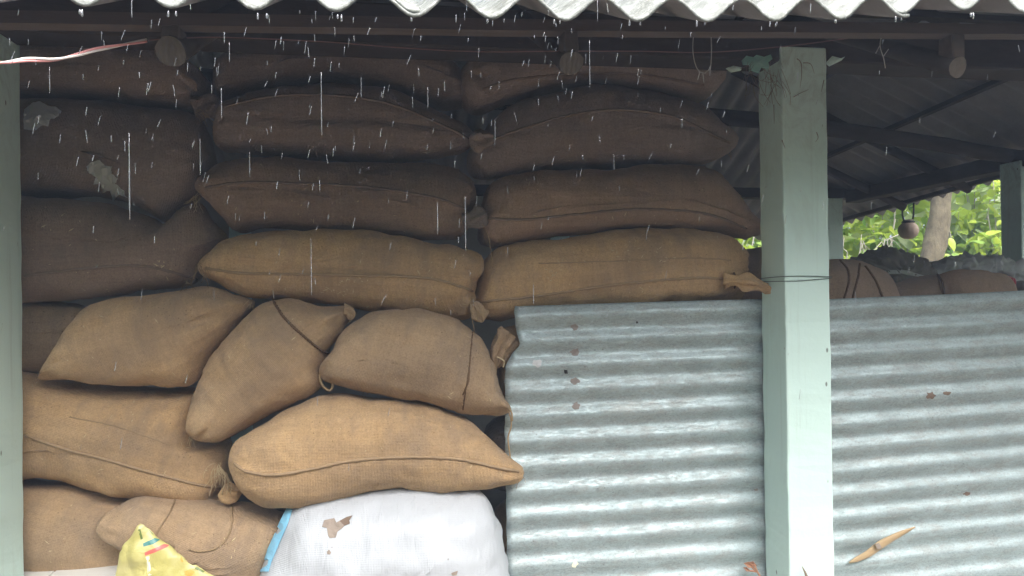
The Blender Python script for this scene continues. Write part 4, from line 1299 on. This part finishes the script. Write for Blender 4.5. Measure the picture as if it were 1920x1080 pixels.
# tree with a leaning trunk
def tree():
    root = empty('garden_tree', P(1750, 900, 4.6) * 1)
    base = Vector((5.55, 4.75, 0.0))
    root.location = base
    tag(root, 'tree with thick leaning pale brown trunk beyond the shed', 'tree')
    k0 = P(1740, 512, 4.75); k1 = P(1757, 440, 4.75); k2 = P(1764, 380, 4.75); k3 = P(1768, 300, 4.75)
    path = catmull([Vector((k0.x-0.22, 4.75, 0)), Vector((k0.x-0.10, 4.75, 0.9)), k0, k1, k2, k3, Vector((k3.x+0.1, 4.8, 4.2)), Vector((k3.x, 5.0, 5.2))], 60)
    V, F = tube_data(path, lambda t: 0.135*(1-0.55*t)+0.05*max(0, 1-t*9), 18)
    V = [v+noise.noise_vector(v*4)*0.025+noise.noise_vector(v*15)*0.008 for v in V]
    mesh_obj('trunk', V, F, 'bark', root)
    rg = random.Random(21)
    br = []
    pts = []
    for q in range(12):
        s = path[rg.randrange(46, 59)]
        a = rg.uniform(0, 6.283)
        e = s+Vector((math.cos(a)*rg.uniform(.8, 1.7), math.sin(a)*rg.uniform(.8, 1.7), rg.uniform(.3, 1.3)))
        bp = catmull([s, s.lerp(e, .5)+Vector((0, 0, .2)), e], 10)
        br.append(bp)
        for w in range(60):
            pts.append(bp[rg.randrange(4, 10)]+Vector((rg.gauss(0, .28), rg.gauss(0, .28), rg.gauss(0, .22))))
    tubes('limb', br, lambda t: 0.05*(1-0.8*t), 'bark', root, 7)
    cloud_mesh('crown', pts, rg, [G_, D_, Y], 1.3, root)
tree()
# far thicket closing the view
rg = random.Random(31)
pts = []
for k in range(6500):
    a = rg.uniform(math.radians(20), math.radians(62)); d = rg.uniform(9.5, 14)
    hmax = 3.6+1.6*noise.noise(Vector((a*6, 2, d*0.3)))
    pts.append(Vector((d*math.sin(a), -2.2+d*math.cos(a), hmax*rg.random()**0.8)))
o = cloud_mesh('thicket', pts, rg, [Y, Y, G_, Pp, Pp], 1.9, None)
tag(o, 'far mass of green leaves closing the view behind the shed', 'foliage', kind='stuff')

# unseen leaf mass behind and beside the camera, added to block low sky
rg = random.Random(77)
pts = []
while len(pts) < 9000:
    a = rg.uniform(math.radians(95), math.radians(300)); d = rg.uniform(6.5, 9.5)
    hmax = 4.2+1.8*noise.noise(Vector((math.sin(a)*4, math.cos(a)*4, 3)))
    pts.append(Vector((d*math.sin(a), -1.5+d*math.cos(a), hmax*rg.random()**0.8)))
o = cloud_mesh('thicket', pts, rg, [D_, D_, G_], 3.2, None)
tag(o, 'unseen leafy thicket added round the yard to block low sky', 'foliage', kind='stuff')

# ------------------------------------------------------------------ chaff, straw flecks and rain
rg = random.Random(5)
V, F = [], []
front = ['r2_mid', 'r2_right', 'r3_mid', 'r3_right', 'r3_left', 'r4_mid', 'r4_right', 'r5_tilt_left', 'r5_roped', 'r5_looped', 'r6_left', 'r6_front', 'r7_left', 'r7_mid']
cnt = 0
spots = [(x, y) for x, y in [(rg.uniform(45, 1390), rg.uniform(300, 1075)) for _ in range(420)]]
for cx_, cy_, m_ in ((655, 525, 16), (795, 508, 9), (1030, 508, 14), (1180, 480, 8), (1250, 482, 8), (1175, 455, 5), (640, 545, 8), (400, 940, 8), (300, 500, 10), (1200, 545, 6)):
    spots += [(cx_+rg.gauss(0, 14), cy_+rg.gauss(0, 8)) for _ in range(m_)]
for x, y in spots:
    best = None
    for kx in front:
        r = SACKS[kx][1].ray_cast(CAM, ray(x, y))
        if r[0] is not None and (best is None or r[3] < best[3]): best = r
    if best is None: continue
    p, nn = best[0]+best[1]*0.001, best[1]
    t1 = nn.cross(Vector((rg.uniform(-1, 1), rg.uniform(-1, 1), rg.uniform(-1, 1)))).normalized(); t2 = nn.cross(t1)
    L, w = rg.choice((0.003, 0.004, 0.005, 0.010)), rg.uniform(0.0008, 0.002)
    b0 = len(V)
    V += [p-t1*L, p+t2*w+nn*0.001, p+t1*L+nn*0.002, p-t2*w+nn*0.001, p+nn*0.002]
    F += [(b0, b0+1, b0+4), (b0+1, b0+2, b0+4), (b0+2, b0+3, b0+4), (b0+3, b0, b0+4)]
FV, FF = [], []
for kx in front:
    ob_, bv_ = SACKS[kx]
    me_ = ob_.data; M_ = mw(ob_)
    nv = len(me_.vertices)
    for _ in range(420):
        vtx = me_.vertices[rg.randrange(0, 132*12)]
        p = M_ @ vtx.co; nn = (M_.to_3x3() @ vtx.normal).normalized()
        if nn.y > 0.35: continue
        t1 = Vector((rg.gauss(0, 1), rg.gauss(0, 1), rg.gauss(0, 1))).normalized()
        d1 = (nn*rg.uniform(0.2, 0.9)+t1*0.8).normalized(); d2 = (d1+t1*0.5-Vector((0, 0, .3))).normalized()
        L = rg.uniform(0.004, 0.013); w = d1.cross(ray(960, 540)).normalized()*0.00035
        b0 = len(FV)
        FV += [p-w, p+w, p+d1*L*.5-w, p+d1*L*.5+w, p+d1*L*.5+d2*L*.5]
        FF += [(b0, b0+1, b0+3, b0+2), (b0+2, b0+3, b0+4)]
o = mesh_obj('jute_fuzz', FV, FF, 'twine', None, False)
tag(o, 'loose hairy jute fibres standing off the sacks', 'fibres', kind='stuff')
o = mesh_obj('chaff', V, F, 'straw', None, False)
tag(o, 'bits of straw and husk clinging to the jute sacks', 'chaff', kind='stuff')

V, F = [], []
def drop(p, L, r, tilt):
    b0 = len(V)
    d = Vector((tilt, 0, -1)).normalized()
    prof = [(0, 0.25), (0.15, 0.7), (0.5, 0.9), (0.85, 1.0), (1.0, 0.4)]
    for t, k in prof:
        for s in range(5):
            a = 2*math.pi*s/5
            V.append(p+d*(L*t)+Vector((math.cos(a)*r*k, math.sin(a)*r*k, 0)))
    for i in range(4):
        for s in range(5):
            F.append((b0+i*5+s, b0+i*5+(s+1) % 5, b0+(i+1)*5+(s+1) % 5, b0+(i+1)*5+s))
    F.append(tuple(b0+s for s in range(5))[::-1]); F.append(tuple(b0+20+s for s in range(5)))
for k in range(330):
    x = rg.gauss(650, 430) if rg.random() < 0.75 else rg.uniform(0, 1920)
    y = abs(rg.gauss(0, 300))+5
    if not (0 <= x <= 1920 and y < 1000): continue
    drop(P(x, y, rg.uniform(-1.15, -0.80)), rg.uniform(0.006, 0.018), rg.uniform(0.00026, 0.00055), rg.gauss(-0.12, 0.16))
for x, y0, y1, r in ((242, 250, 412, 0.0020), (602, 135, 255, 0.0016), (1105, 75, 165, 0.0014), (583, 445, 555, 0.0013), (415, 165, 222, 0.0012), (375, 262, 328, 0.0012), (93, 125, 175, 0.0012),
                     (430, 80, 118, 0.0011), (802, 165, 205, 0.0011), (1120, 0, 42, 0.0011), (247, 0, 34, 0.0011), (468, 285, 332, 0.0011), (677, 145, 185, 0.001), (928, 225, 265, 0.001), (1151, 290, 320, 0.001), (1000, 532, 570, 0.0012), (820, 380, 440, 0.0016), (872, 368, 470, 0.0018)):
    a, b_ = P(x, y0, -0.78), P(x-1, y1, -0.78)
    drop(a, (a-b_).length, r*0.62, 0.0)
for (x, y) in valley_px:
    a = P(x, y, VE-0.004)
    for q in range(2):
        drop(a+Vector((rg.uniform(-.02, .02), 0, 0.004)), rg.uniform(0.008, 0.014), 0.0022, 0.0)
o = mesh_obj('rain', V, F, 'rain_water')
tag(o, 'raindrops falling from the eave in front of the sacks', 'rain', kind='stuff')

# ------------------------------------------------------------------ thin rain mist
hz = box('haze', -62, 62, -62, 62, -1.0, 8.0, 'plaster', None, 0)
hm = bpy.data.materials.new('haze'); hm.use_nodes = True
hm.node_tree.nodes.clear()
ho = hm.node_tree.nodes.new('ShaderNodeOutputMaterial')
pv = hm.node_tree.nodes.new('ShaderNodeVolumePrincipled')
pv.inputs['Color'].default_value = (0.58, 0.73, 1.0, 1)
pv.inputs['Density'].default_value = 0.0105
hm.node_tree.links.new(pv.outputs[0], ho.inputs['Volume'])
hz.data.materials.clear(); hz.data.materials.append(hm)
tag(hz, 'thin grey rain mist in the air', 'mist', kind='stuff')
